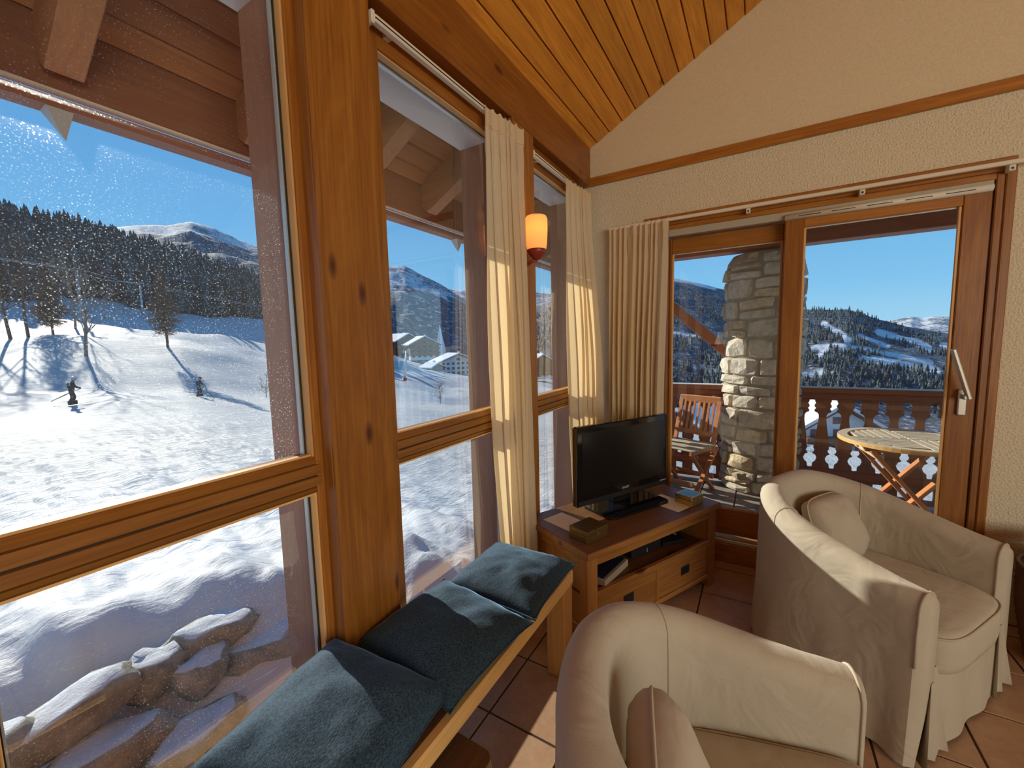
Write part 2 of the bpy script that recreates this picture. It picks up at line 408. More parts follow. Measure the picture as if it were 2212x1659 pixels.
M['stone'] = stone()
M['mortar'] = plain('mortar', (0.36, 0.325, 0.27), 0.95)
def snow_mat():
    t = NT('snow'); c = t.n('TexCoord').outputs['Object']
    a = t.n('TexNoise', {'Vector': c, 'Scale': 5.0, 'Detail': 6, 'Roughness': 0.6}).outputs[0]
    # ski tracks: thin streaks running across the slope
    mp = t.n('Mapping', {'Vector': c, 'Scale': (1.6, 0.16, 0.6), 'Rotation': (0, 0, math.radians(16))}).outputs[0]
    tr = t.n('TexNoise', {'Vector': mp, 'Scale': 2.0, 'Detail': 7, 'Roughness': 0.72}).outputs[0]
    mp2 = t.n('Mapping', {'Vector': c, 'Scale': (0.9, 0.12, 0.6), 'Rotation': (0, 0, math.radians(-24))}).outputs[0]
    tr2 = t.n('TexNoise', {'Vector': mp2, 'Scale': 2.6, 'Detail': 5, 'Roughness': 0.7}).outputs[0]
    tr = t.math('ADD', tr, tr2)
    dirt = t.n('TexNoise', {'Vector': c, 'Scale': 0.8, 'Detail': 2}).outputs[0]
    col = t.ramp(dirt, [(0.3, (0.49, 0.515, 0.54)), (0.7, (0.57, 0.585, 0.605))])
    dist = t.n('VectorMath', {0: c}, operation='LENGTH').outputs['Value']
    far = t.n('MapRange', {'Value': dist, 'From Min': 4.0, 'From Max': 16.0, 'To Min': 0.02, 'To Max': 0.55}).outputs[0]
    n1 = t.n('Bump', {'Height': tr, 'Strength': 0.9, 'Distance': far}).outputs[0]
    n2 = t.n('Bump', {'Height': a, 'Strength': 0.5, 'Distance': 0.045, 'Normal': n1}).outputs[0]
    return t.done(t.bsdf(col, 0.7, n2))
M['snow'] = snow_mat()
M['roof_snow'] = plain('roof_snow', (0.64, 0.66, 0.68), 0.8)
def rock_mat():
    t = NT('boulder_stone'); c = t.coords((1, 1, 1), True)
    a = t.n('TexNoise', {'Vector': c, 'Scale': 9.0, 'Detail': 8, 'Roughness': 0.7}).outputs[0]
    b = t.n('TexNoise', {'Vector': c, 'Scale': 3.2, 'Detail': 5}).outputs[0]
    col = t.ramp(a, [(0.3, (0.13, 0.125, 0.095)), (0.5, (0.30, 0.275, 0.205)), (0.7, (0.48, 0.43, 0.32))])
    nz = t.n('SeparateXYZ', {0: t.n('NewGeometry').outputs['Normal']}).outputs['Z']
    f = t.ramp(t.math('ADD', t.math('MULTIPLY', nz, 0.8), t.math('MULTIPLY', b, 0.55)), [(0.93, (0, 0, 0)), (0.99, (1, 1, 1))])
    col = t.mix(f, col, (0.62, 0.64, 0.67))
    return t.done(t.bsdf(col, 0.85, t.bump(a, 0.8, 0.04)))
M['rock'] = rock_mat()
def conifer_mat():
    t = NT('snowy_hazed_conifer'); c = t.coords((1, 1, 1), True)
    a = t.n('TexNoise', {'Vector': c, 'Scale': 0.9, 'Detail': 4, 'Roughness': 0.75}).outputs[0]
    col = t.ramp(a, [(0.38, (0.024, 0.038, 0.036)), (0.56, (0.065, 0.088, 0.085)), (0.68, (0.36, 0.40, 0.43))])  # greyed tint stands in for haze over far woods; palest stop is snow
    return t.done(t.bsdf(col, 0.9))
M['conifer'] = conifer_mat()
M['conifer_far'] = plain('far_conifer', (0.030, 0.045, 0.050), 0.9)
M['larch'] = plain('larch_twigs', (0.17, 0.11, 0.07), 0.9)
def mountain_mat(name, tree, cover, scale, piste=False):
    """snow, bare rock where it is steep, and woods below the tree line"""
    t = NT(name); c = t.n('TexCoord').outputs['Object']
    g = t.n('NewGeometry'); nz = t.n('SeparateXYZ', {0: g.outputs['Normal']}).outputs['Z']
    h = t.n('SeparateXYZ', {0: c}).outputs['Z']
    n1 = t.n('TexNoise', {'Vector': c, 'Scale': scale, 'Detail': 8, 'Roughness': 0.72}).outputs[0]
    n2 = t.n('TexNoise', {'Vector': c, 'Scale': scale * 9, 'Detail': 4, 'Roughness': 0.7}).outputs[0]
    snow = (0.60, 0.62, 0.65)
    rock = t.ramp(t.math('ADD', t.math('MULTIPLY', n2, 0.5), t.math('MULTIPLY', n1, 0.5)), [(0.47, (0.13, 0.14, 0.16)), (0.53, snow)])
    woods = t.ramp(n2, [(0.38, (0.030, 0.050, 0.065)), (0.56, (0.075, 0.105, 0.13)), (0.66, (0.46, 0.50, 0.55))])  # blue-grey stops put distance haze into the colour, the palest is snow
    line = t.math('ADD', h, t.math('MULTIPLY', t.math('SUBTRACT', n1, 0.5), cover))
    f = t.ramp(t.math('DIVIDE', t.math('SUBTRACT', t.math('ADD', line, 0.0), tree - 60.0), 120.0), [(0.35, (1, 1, 1)), (0.65, (0, 0, 0))])
    col = t.mix(f, rock, woods)
    if piste:
        at = t.n('Attribute', attribute_name='piste').outputs['Fac']
        col = t.mix(at, col, snow)
    return t.done(t.bsdf(col, 0.9, t.bump(n2, 0.6, 6.0)))

# ================================================================== THE ROOM
XW, XG, XO = -1.114, -1.150, -1.340          # window wall: frame face, glass, outer face
XB = -1.066                                  # face of the inner posts and the wall plate
YB = 2.90                                    # gable wall
XR, YREAR = 4.40, -6.10                      # the sides of the room behind the camera
SILL, HEAD = 0.18, 2.435
TR0, TR1 = 1.022, 1.132                      # transom
CZ = lambda x: 2.798 + 0.528 * (x + 1.067) if x < 1.6 else 2.798 + 0.528 * 2.667 - 0.5 * (x - 1.6)

# floor with single tiles
floor = box('floor', XO, XR, YREAR, YB + 0.05, -0.12, -0.004, M['grout'])
prop(floor, 'terracotta tiled living room floor with dark grout lines', 'floor', kind='structure')
T = 0.3145; g = 0.004
tb = bmesh.new(); bm_box(tb, -T / 2 + g, T / 2 - g, -T / 2 + g, T / 2 - g, -0.006, 0.0, 0.0015)
tile_me = bpy.data.meshes.new('tile'); tb.to_mesh(tile_me); tb.free(); tile_me.materials.append(M['tile'])
GX0, GY0 = -0.878, 2.787
n_t = 0
for i in range(-1, 9):
    for j in range(-9, 1):
        cx = GX0 + (i + 0.5) * T; cy = GY0 + (j - 0.5) * T + (T if j == 99 else 0)
        if cx - T / 2 < XW - 0.1: continue
        o = bpy.data.objects.new('tile', tile_me); link(o, floor); o.location = (cx, cy, 0); o.rotation_euler = (0, 0, random.choice((0, PI)))
        n_t += 1
# cut row of tiles along the door
for i in range(-1, 9):
    cx = GX0 + (i + 0.5) * T
    box('tile', cx - T / 2 + g, cx + T / 2 - g, GY0 + g, YB - 0.01, -0.006, 0.0, M['tile'], floor)
box('tile_field', XW, XR, YREAR, GY0 - 9.5 * T - 0.35, -0.01, -0.001, M['tile'], floor)['kind'] = 'stuff'

# ---- window wall
wall_l = empty('wall_left', 'pine window wall of posts, wall plate and outer posts', 'wall', kind='structure')
posts = [(-0.20, 0.030), (0.734, 0.965), (1.815, 2.045)]
for a, b in posts:
    box('post', XG - 0.02, XB - 0.001, a, b, 0.0, 2.5445, M['pine_z'], wall_l, 0.004)
    box('post_strip', XB, XB + 0.006, a, a + 0.014, 0.0, 2.5445, M['pine_z'], wall_l)
box('wall_plate', XO + 0.02, XB, YREAR, YB - 0.001, 2.545, 2.83, M['pine_y'], wall_l, 0.004)
box('dado', XO + 0.03, XW + 0.002, YREAR, YB, 0.0, SILL - 0.05, M['pine_y'], wall_l)
rev = [(-0.29, 0.085), (0.713, 1.036), (1.76, 2.094), (2.80, 2.955)]
for a, b in rev:
    box('outer_post', XO, XG - 0.022, a, b, -0.9, 2.62, M['reveal'], wall_l, 0.003)
box('outer_base', XO, XG - 0.03, YREAR, YB + 0.05, -1.2, SILL - 0.055, M['ext_red'], wall_l)
box('window_head', XO, XG - 0.03, YREAR, YB + 0.05, HEAD, 2.62, M['white_paint'], wall_l)
# solid stretch of wall behind the camera, with two more windows
for a, b in ((-1.9, -1.0), (-3.9, -2.9), (YREAR, -4.9)):
    box('wall_panel', XO, XW, a, b, 0.0, 2.55, M['plaster'], wall_l)

def make_window(n, y0, y1, label, gm, fr=0.045, gm_low=None):
    w = empty('window_%d' % n, label, 'window', kind='structure')
    fx0, fx1 = XG - 0.03, XW
    box('stile', fx0, fx1, y0 - fr, y0, SILL - 0.05, HEAD + 0.09, M['pine_z'], w, 0.003)
    box('stile', fx0, fx1, y1, y1 + fr, SILL - 0.05, HEAD + 0.09, M['pine_z'], w, 0.003)
    box('head_rail', fx0, fx1 - 0.001, y0 + 0.0002, y1 - 0.0002, HEAD, HEAD + 0.109, M['pine_y'], w, 0.003)
    box('bottom_rail', fx0, fx1 - 0.001, y0 + 0.0002, y1 - 0.0002, SILL - 0.05, SILL, M['pine_y'], w, 0.003)
    # transom with moulded grooves
    H = TR1 - TR0; x = XW + 0.004
    prof = [(fx0, TR0), (XG + 0.004, TR0), (x - 0.014, TR0 + 0.004), (x - 0.010, TR0 + 0.016), (x - 0.016, TR0 + 0.018), (x - 0.016, TR0 + 0.022),
            (x, TR0 + 0.024), (x, TR0 + 0.050), (x - 0.005, TR0 + 0.052), (x - 0.005, TR0 + 0.056), (x, TR0 + 0.058), (x, TR0 + 0.086), (x - 0.010, TR0 + 0.088),
            (x - 0.010, TR0 + 0.092), (x - 0.003, TR0 + 0.094), (x - 0.014, TR1), (XG + 0.004, TR1 + 0.004), (fx0, TR1 + 0.004)]
    tr = prism('transom', prof, 'y', y0 - 0.012, y1 + 0.012, M['rail_wood'], w)
    box('groove_line', x - 0.0045, x - 0.003, y0, y1, TR0 + 0.0525, TR0 + 0.0555, M['dark_strip'], tr)
    # pale beads round each pane and the panes themselves
    for z0, z1 in ((SILL, TR0), (TR1, HEAD)):
        for yy, s in ((y0, 1), (y1, -1)):
            box('glazing_bead', XG, XW - 0.010, yy, yy + s * 0.006, z0, z1, M['bead'], w)
            box('glazing_spacer', XG - 0.018, XG - 0.004, yy + s * 0.0005, yy + s * 0.014, z0, z1, M['spacer'], w)
            box('gasket', XG - 0.003, XG + 0.0015, yy + s * 0.0005, yy + s * 0.010, z0, z1, M['rubber'], w)
        box('glazing_bead', XG, XW - 0.010, y0 + 0.006, y1 - 0.006, z1 - 0.006, z1, M['bead_y'], w)
        box('glazing_bead', XG, XW - 0.016, y0 + 0.006, y1 - 0.006, z0, z0 + 0.007, M['bead_y'], w)
        box('glazing_spacer', XG - 0.018, XG - 0.004, y0, y1, z1 - 0.012, z1, M['spacer'], w)
        me = bpy.data.meshes.new('pane'); bm = bmesh.new()
        bm_box(bm, XG - 0.004, XG, y0, y1, z0, z1)
        bm.normal_update()
        for f in bm.faces: f.material_index = 0 if f.normal.x > 0.5 else 1
        bm.to_mesh(me); bm.free(); me.materials.append(gm if z0 > 1 or gm_low is None else gm_low); me.materials.append(M['clear'])
        mesh_obj('pane', me, [], w)
    return w
make_window(1, 0.085, 0.713, 'large dusty window nearest the camera, looking onto the ski slope', M['glass_dusty'], gm_low=M['glass_low'])
make_window(2, 1.036, 1.760, 'window with a transom between the pine post and the first curtain', M['glass'])
make_window(3, 2.094, 2.800, 'narrow-looking window beside the lit wall lamp in the corner', M['glass'])
make_window(4, -1.0 + 0.05, -0.25, 'window behind the camera in the window wall', M['glass'])
make_window(5, -2.9 + 0.05, -1.95, 'second window behind the camera in the window wall', M['glass'])
make_window(6, -4.9 + 0.05, -3.95, 'last window behind the camera in the window wall', M['glass'])

# ---- ceiling of single boards, sloping up from the window wall
ceil = empty('ceiling', 'sloping ceiling of knotty orange pine boards', 'ceiling', kind='structure')
seam0, pitch = -1.107, 0.0885
k = 0
while True:
    xa = seam0 + k * pitch; xb = xa + pitch
    if xa > 1.6: break
    a0 = max(xa, -1.10); b0 = min(xb, 1.62); w_ = 0.0022
    za, zb = CZ(a0), CZ(b0) if b0 < 1.6 else 2.798 + 0.528 * (b0 + 1.067)
    prof = [(a0 + w_, za + 0.0075), (a0 + w_ + 0.005, za + w_ * 0.5 + 0.001), (b0 - w_ - 0.005, zb - 0.001), (b0 - w_, zb + 0.004), (b0 - w_, zb + 0.018), (a0 + w_, za + 0.018)]
    prism('plank', prof, 'y', YREAR + 0.01, YB, M['plank'], ceil)
    k += 1
prism('deck', [(-1.12, CZ(-1.12) + 0.0185), (1.6, CZ(1.5999) + 0.0185), (XR, CZ(XR) + 0.0185), (XR, CZ(XR) + 0.12), (1.6, CZ(1.5999) + 0.14), (-1.12, CZ(-1.12) + 0.10)], 'y', YREAR, YB + 0.05, M['plank'], ceil)

# ---- gable wall with the door opening
DX0, DX1, DZ = -0.60, 0.985, 2.255
wall_b = empty('wall_back', 'beige textured plaster gable wall above and beside the sliding door', 'wall', kind='structure')
TZ = 2.569
box('lower_left', -1.34, DX0, YB, YB + 0.22, 0.0, TZ, M['plaster'], wall_b)
box('lower_right', DX1, XR + 0.1, YB, YB + 0.22, 0.0, TZ, M['plaster'], wall_b)
box('over_door', DX0, DX1, YB, YB + 0.22, DZ, TZ, M['plaster'], wall_b)
prism('upper_gable', [(-1.12, TZ), (XR + 0.1, TZ), (XR + 0.1, CZ(XR) + 0.01), (1.6, CZ(1.5999) + 0.03), (-1.12, CZ(-1.12) + 0.02)], 'y', YB + 0.004, YB + 0.22, M['plaster_soft'], wall_b)
tr = beam('trim_1', (-1.11, YB - 0.010, TZ - 0.002), (XR, YB - 0.010, TZ - 0.002), 0.022, 0.058, M['pine_x'], bev=0.004)
prop(tr, 'long pine moulding running level across the gable wall', 'moulding', kind='structure')
# side and rear walls of the room; the side opening is made up for the fill light
wr_ = empty('wall_right', 'plain plaster wall of the room to the right, outside the view', 'wall', kind='structure')
for a, b, z0, z1 in ((YREAR, -4.0, 0, 3.0), (0.2, YB, 0, 3.0), (-4.0, 0.2, 0, 0.7), (-4.0, 0.2, 2.8, 3.0)):
    box('wall_panel', XR, XR + 0.15, a, b, z0, z1, M['plaster'], wr_)
wq = empty('wall_rear', 'plain plaster wall of the room behind the camera', 'wall', kind='structure')
box('wall_panel', XO, XR, YREAR - 0.15, YREAR, 0, 4.3, M['plaster'], wq)

# ---- sliding door
door = empty('door_1', 'glazed sliding balcony door in a thick pine frame', 'door', kind='structure')
FY = YB - 0.012
box('head_trim', DX0 - 0.085, DX1, FY, FY + 0.03, 2.190, 2.252, M['pine_x'], door, 0.003)
box('head_board', DX0 - 0.0, 0.925, FY + 0.008, FY + 0.05, 2.160, 2.190, M['pine_x'], door, 0.002)
box('track_cover', -0.535, 0.918, FY + 0.012, FY + 0.06, 2.118, 2.162, M['grey_strip'], door, 0.002)
box('jamb', 0.922, 0.958, FY + 0.004, FY + 0.14, 0.0, 2.19, M['pine_z'], door, 0.004)
box('jamb_trim', 0.950, DX1, FY - 0.004, FY + 0.03, 0.0, 2.191, M['pine_z'], door, 0.004)
box('jamb', DX0, DX0 + 0.06, FY + 0.004, FY + 0.14, 0.0, 2.19, M['pine_z'], door, 0.004)
box('threshold', DX0, 0.96, FY - 0.004, FY + 0.18, 0.0, 0.125, M['pine_x'], door, 0.004)
box('threshold_track', DX0 + 0.06, 0.92, FY + 0.004, FY + 0.03, 0.125, 0.150, M['alu'], door, 0.003)
def sash(name, x0, x1, z0, z1, yf, st, gx0, gx1, gz0, gz1):
    s = empty(name, None, None); s.parent = door
    box('stile', x0, gx0, yf, yf + 0.05, z0, z1, M['pine_z'], s, 0.004)
    box('stile', gx1, x1, yf, yf + 0.05, z0, z1, M['pine_z'], s, 0.004)
    box('top_rail', gx0, gx1, yf + 0.001, yf + 0.049, gz1, z1, M['pine_x'], s, 0.003)
    box('bottom_rail', gx0, gx1, yf + 0.001, yf + 0.049, z0, gz0, M['pine_x'], s, 0.003)
    for xx, sgn in ((gx0, 1), (gx1, -1)):
        box('glazing_bead', xx, xx + sgn * 0.012, yf + 0.008, yf + 0.022, gz0, gz1, M['bead'], s, 0.002)
    me = bpy.data.meshes.new('pane'); bm = bmesh.new(); bm_box(bm, gx0, gx1, yf + 0.024, yf + 0.028, gz0, gz1); bm.normal_update()
    for f in bm.faces: f.material_index = 0 if f.normal.y < -0.5 else 1
    bm.to_mesh(me); bm.free(); me.materials.append(M['glass']); me.materials.append(M['clear'])
    mesh_obj('pane', me, [], s)
    box('edge_strip', gx0, gx1, yf + 0.0225, yf + 0.0238, gz0, gz0 + 0.006, M['spacer'], s)
    box('edge_strip', gx0, gx1, yf + 0.0225, yf + 0.0238, gz1 - 0.006, gz1, M['spacer'], s)
    return s
sash('fixed_sash', DX0 + 0.06, 0.16, 0.151, 2.117, FY + 0.085, 0.05, -0.525, 0.098, 0.325, 2.020)
s2 = sash('opening_sash', 0.100, 0.918, 0.151, 2.117, FY + 0.012, 0.05, 0.190, 0.820, 0.325, 2.062)
bm = bmesh.new(); bm_tube(bm, [(0.098, FY + 0.004, 2.125), (0.912, FY + 0.004, 2.125)], 0.017, 10)
from_bm('air_vent', bm, M['white_plastic'], door, True)
for i in range(5):
    xa = 0.16 + i * 0.148
    box('vent_slot', xa, xa + 0.10, FY - 0.0145, FY - 0.012, 2.121, 2.124, M['dark_strip'], door)
# handle: plate and lever
hp = box('handle_plate', 0.852, 0.884, FY - 0.006, FY + 0.012, 1.040, 1.170, M['alu'], door, 0.004)
beam('handle_lever', (0.878, FY - 0.045, 1.125), (0.808, FY - 0.045, 1.372), 0.016, 0.034, M['alu'], door, up=(0, -1, 0), bev=0.004)
beam('handle_neck', (0.868, FY - 0.055, 1.135), (0.868, FY, 1.135), 0.022, 0.022, M['alu'], door, bev=0.003)

# ---- curtain rails
def rail(name, label, a, b, parent_axis):
    r = empty(name, label, 'curtain rail')
    if parent_axis == 'y':
        box('track', a[0] - 0.012, a[0] + 0.012, a[1], b[1], a[2] - 0.012, a[2] + 0.012, M['white_plastic'], r, 0.003)
        box('track_slot', a[0] + 0.0118, a[0] + 0.0125, a[1], b[1], a[2] - 0.004, a[2] + 0.001, M['dark_strip'], r)
        box('end_cap', a[0] - 0.024, a[0] + 0.014, a[1] - 0.016, a[1], a[2] - 0.022, a[2] + 0.018, M['white_plastic'], r, 0.004)
        box('end_cap', a[0] - 0.024, a[0] + 0.014, b[1], b[1] + 0.016, a[2] - 0.022, a[2] + 0.018, M['white_plastic'], r, 0.004)
        for t in (0.1, 0.9):
            y = lerp(a[1], b[1], t); box('bracket', XW, a[0] - 0.010, y - 0.012, y + 0.012, a[2] - 0.008, a[2] + 0.016, M['white_plastic'], r)
    else:
        box('track', a[0], b[0], a[1] - 0.010, a[1] + 0.010, a[2] - 0.010, a[2] + 0.010, M['white_plastic'], r, 0.003)
        for x in (-0.62, -0.085, 0.43, 0.955):
            bk = box('bracket', x - 0.011, x + 0.011, a[1] + 0.004, FY + 0.001, a[2] - 0.035, a[2] + 0.006, M['white_plastic'], r, 0.002)
            box('screw', x - 0.004, x + 0.004, a[1] + 0.0025, a[1] + 0.004, a[2] - 0.029, a[2] - 0.020, M['iron'], bk)
    return r
rail('curtain_rail', 'white curtain rail over the middle window', (-1.080, 0.989, 2.484), (-1.080, 1.80, 2.484), 'y')
rail('curtain_rail', 'short white curtain rail over the corner window', (-1.080, 2.06, 2.462), (-1.080, 2.82, 2.462), 'y')
rail('curtain_rail', 'long thin white curtain rail on brackets above the balcony door', (-0.92, YB - 0.055, 2.212), (1.30, YB - 0.055, 2.212), 'x')

# ---- curtains
def curtain(label, top, wai, bot, ztop, zbot, pleats, amp, seed):
    """top / waist / bottom: ((x,y),(x,y)) of the two edges; pleats fall in soft folds"""
    rnd = random.Random(seed); ph = [rnd.uniform(-0.5, 0.5) for _ in range(64)]
    root = empty('curtain', label, 'curtain')
    nu, nv = 190, 44
    def edge(v):
        if v < 0.55: t = smooth01(v / 0.55); A = [Vector(top[i]).lerp(Vector(wai[i]), t) for i in (0, 1)]
        else: t = smooth01((v - 0.55) / 0.45); A = [Vector(wai[i]).lerp(Vector(bot[i]), t) for i in (0, 1)]
        return A
    def fn(u, v):
        a, b = edge(v); d = b - a; L = d.length; nrm = Vector((-d.y, d.x)).normalized()
        s = u + 0.012 * math.sin(2 * PI * (u * 3 + seed)) * v
        w = (u + 0.030 * math.sin(2 * PI * (1.7 * u + seed * 0.37)) + 0.016 * math.sin(2 * PI * (3.9 * u + seed))) * pleats + 0.10 * v * math.sin(2 * PI * (u * 1.3 + seed * 0.7))
        head = max(0.0, 1 - v / 0.055)
        am = amp * (0.55 + 0.95 * smooth01(v * 2.2)) * (1 - 0.35 * head)
        k = int(w) % 60; loc = 1 + 0.5 * ph[k]
        off = am * math.sin(2 * PI * w) * loc + am * 0.55 * math.sin(2 * PI * (w * 0.37 + v * 0.6 + seed)) * smooth01(v * 2)
        off += am * 0.35 * math.sin(2 * PI * (w * 2 + 0.2 + v * 0.4)) * (0.4 + head)
        pinch = 0.10 * am * math.sin(4 * PI * w) * math.exp(-((v - 0.06) / 0.02) ** 2) * 6
        p = a.lerp(b, s) + nrm * (off + pinch) + d.normalized() * (0.35 * am * math.sin(4 * PI * w))
        zz = ztop + 0.010 * math.sin(2 * PI * w) * (1 if v == 0 else 0)
        return (p.x, p.y, lerp(zz, zbot, v))
    grid_mesh('cloth', nu, nv, fn, M['curtain'], root)
    # heading tape
    def fh(u, v):
        x, y, z = fn(u, v * 0.03); a, b = edge(0); d = (b - a).normalized(); return (x + d.y * 0.004, y - d.x * 0.004, z - 0.004)
    grid_mesh('heading_tape', nu, 3, fh, M['curtain'], root)
    # hem
    def fb(u, v):
        x, y, z = fn(u, 1.0); return (x, y, zbot - 0.005 + v * 0.012)
    grid_mesh('hem', nu, 2, fb, M['curtain'], root)
    return root
curtain('cream curtain drawn back beside the middle window, next to the wall lamp', ((-1.055, 1.575), (-1.015, 1.845)), ((-1.035, 1.560), (-1.010, 1.870)), ((-1.040, 1.625), (-1.010, 1.880)), 2.480, 0.03, 6.5, 0.018, 3)
curtain('cream curtain hanging in the corner behind the television', ((-1.060, 2.46), (-1.020, 2.78)), ((-1.040, 2.46), (-0.960, 2.835)), ((-1.030, 2.48), (-0.930, 2.835)), 2.455, 0.03, 6.5, 0.018, 11)
curtain('cream pleated curtain at the side of the balcony door', ((-0.905, 2.84), (-0.520, 2.84)), ((-0.905, 2.84), (-0.545, 2.84)), ((-0.900, 2.84), (-0.550, 2.84)), 2.222, 0.03, 9.5, 0.016, 5)

# ---- wall lamp
lamp = empty('wall_lamp', 'lit cream wall lamp with a red bracket between the windows', 'lamp', (-0.985, 1.90, 1.92))
def shade_mat():
    t = NT('lamp_shade'); d = t.n('BsdfTranslucent', {'Color': (0.9, 0.6, 0.25, 1)}).outputs[0]
    e = t.n('Emission', {'Color': (1.0, 0.58, 0.19, 1), 'Strength': 0.27}).outputs[0]; f = t.n('BsdfDiffuse', {'Color': (0.8, 0.55, 0.26, 1)}).outputs[0]
    a = t.n('MixShader', {0: 0.4, 1: f, 2: d}).outputs[0]
    return t.done(t.n('AddShader', {0: a, 1: e}).outputs[0])
M['shade'] = shade_mat()
lathe('lamp_shade', [(0.048, 0.0), (0.053, 0.03), (0.056, 0.10), (0.056, 0.15), (0.050, 0.162), (0.046, 0.162), (0.050, 0.15), (0.051, 0.10), (0.048, 0.03), (0.044, 0.002)], M['shade'], lamp, 28, cap=False)
lathe('bracket_bowl', [(0.004, -0.055), (0.020, -0.045), (0.040, -0.020), (0.050, -0.002), (0.046, 0.001)], M['red_glaze'], lamp, 20)
tube('bracket_arm', [(-0.078, 0, -0.075), (-0.045, 0, -0.062), (0, 0, -0.045)], 0.009, M['red_glaze'], lamp)
box('back_plate', -0.081, -0.074, -0.025, 0.025, -0.11, -0.03, M['red_glaze'], lamp, 0.003)
pl = bpy.data.lights.new('wall_lamp_bulb', 'POINT'); pl.energy = 0.55; pl.color = (1.0, 0.6, 0.25); pl.shadow_soft_size = 0.02
po = bpy.data.objects.new('wall_lamp_bulb', pl); link(po, lamp); po.location = (0, 0, 0.10)

# ================================================================== FURNITURE
def pillow(name, size, thick, m, parent=None, seed=0, n=26, corner=0.0):
    """a soft square cushion lying in its xy plane, centre at the origin"""
    v, f = [], []
    def pt(i, j, s):
        u = -1 + 2 * i / n; w = -1 + 2 * j / n
        cu = 1 - 0.085 * (1 - w * w) ; cw = 1 - 0.085 * (1 - u * u)
        x = u * (1 - 0.07 * (1 - abs(w) ** 3)) * size[0] / 2; y = w * (1 - 0.07 * (1 - abs(u) ** 3)) * size[1] / 2
        kc = 1 - corner * (abs(u) * abs(w)) ** 3; x *= kc; y *= kc
        h = (max(0.0, (1 - abs(u) ** 2.6)) * max(0.0, (1 - abs(w) ** 2.6))) ** 0.52
        nz = fbm((x * 9 + seed * 3.7, y * 9, s * 2.0), 3) * 0.012 * h + 0.010 * h * math.sin(9 * (abs(u) - abs(w)) + seed) * (abs(u) * abs(w))
        # creases running in from the corners
        z = s * (thick / 2 * h) + nz
        if s < 0: z = max(z, -thick * 0.30)
        return (x, y, z)
    idx = {}
    for s in (1, -1):
        for j in range(n + 1):
            for i in range(n + 1):
                if s < 0 and (i in (0, n) or j in (0, n)): idx[(s, i, j)] = idx[(1, i, j)]; continue
                idx[(s, i, j)] = len(v); v.append(pt(i, j, s))
        for j in range(n):
            for i in range(n):
                q = [idx[(s, i, j)], idx[(s, i + 1, j)], idx[(s, i + 1, j + 1)], idx[(s, i, j + 1)]]
                f.append(q if s > 0 else q[::-1])
    o = from_py(name, v, f, m, parent, True)
    return o
def pillow_edge(size, rad, m, parent, z=0.0, corner=0.0):
    pts = []
    for k in range(0, 96):
        t = k / 96 * 4; side = int(t); q = -1 + 2 * (t - side)
        u, w = ((q, -1), (1, q), (-q, 1), (-1, -q))[side]
        kc = 1 - corner * (abs(u) * abs(w)) ** 3
        pts.append((kc * u * (1 - 0.07 * (1 - abs(w) ** 3)) * size[0] / 2, kc * w * (1 - 0.07 * (1 - abs(u) ** 3)) * size[1] / 2, z))
    pts.append(pts[0])
    return tube('piping', pts, rad, m, parent, 5)

# ---- bench
bench = empty('bench', 'long low oak bench with a dark top along the windows', 'bench')
BX0, BX1, BY0, BY1, BZ = -1.058, -0.676, -0.62, 1.595, 0.455
for k in range(3):
    a = lerp(BX0, BX1 - 0.028, k / 3); b = lerp(BX0, BX1 - 0.028, (k + 1) / 3)
    box('top_board', a + 0.001, b - 0.001, BY0 + 0.03, BY1 - 0.03, BZ - 0.028, BZ - 0.002, M['bench_top'], bench, 0.002)
box('edge_rail', BX1 - 0.028, BX1, BY0, BY1, BZ - 0.058, BZ, M['bench_edge'], bench, 0.003)
box('edge_rail', BX0 - 0.022, BX0, BY0, BY1, BZ - 0.058, BZ, M['bench_edge'], bench, 0.003)
box('end_rail', BX0, BX1 - 0.028, BY1 - 0.03, BY1, BZ - 0.058, BZ, M['bench_edge'], bench, 0.003)
box('end_rail', BX0, BX1 - 0.028, BY0, BY0 + 0.03, BZ - 0.058, BZ, M['bench_edge'], bench, 0.003)
for x in (BX0 - 0.018, BX1 - 0.088):
    for y in (BY0 + 0.004, BY1 - 0.092):
        box('leg', x, x + 0.085, y, y + 0.088, 0.0, BZ - 0.058, M['bench_leg'], bench, 0.004)
def put_cushion(label, c, size, thick, tilt, rz, seed):
    e = empty('cushion', label, 'cushion', c, rz, 'blue velvet cushions on the bench')
    e.rotation_euler = (tilt[0], tilt[1], rz)
    pillow('cover', size, thick, M['velvet'], e, seed)
    pillow_edge(size, 0.0028, M['velvet'], e)
    return e
c1 = put_cushion('blue velvet cushion at the near end of the bench, by the first window', (-0.880, 0.560, BZ + 0.058), (0.44, 0.44), 0.165, (math.radians(2), math.radians(5)), math.radians(9), 1)
c2 = put_cushion('middle blue velvet cushion on the bench, half in shadow of the pine post', (-0.860, 0.965, BZ + 0.052), (0.42, 0.41), 0.145, (math.radians(1), math.radians(3)), math.radians(-4), 2)
c3 = put_cushion('blue velvet cushion at the far end of the bench, beside the media cabinet', (-0.848, 1.362, BZ + 0.048), (0.41, 0.405), 0.130, (0, math.radians(1)), math.radians(2), 3)

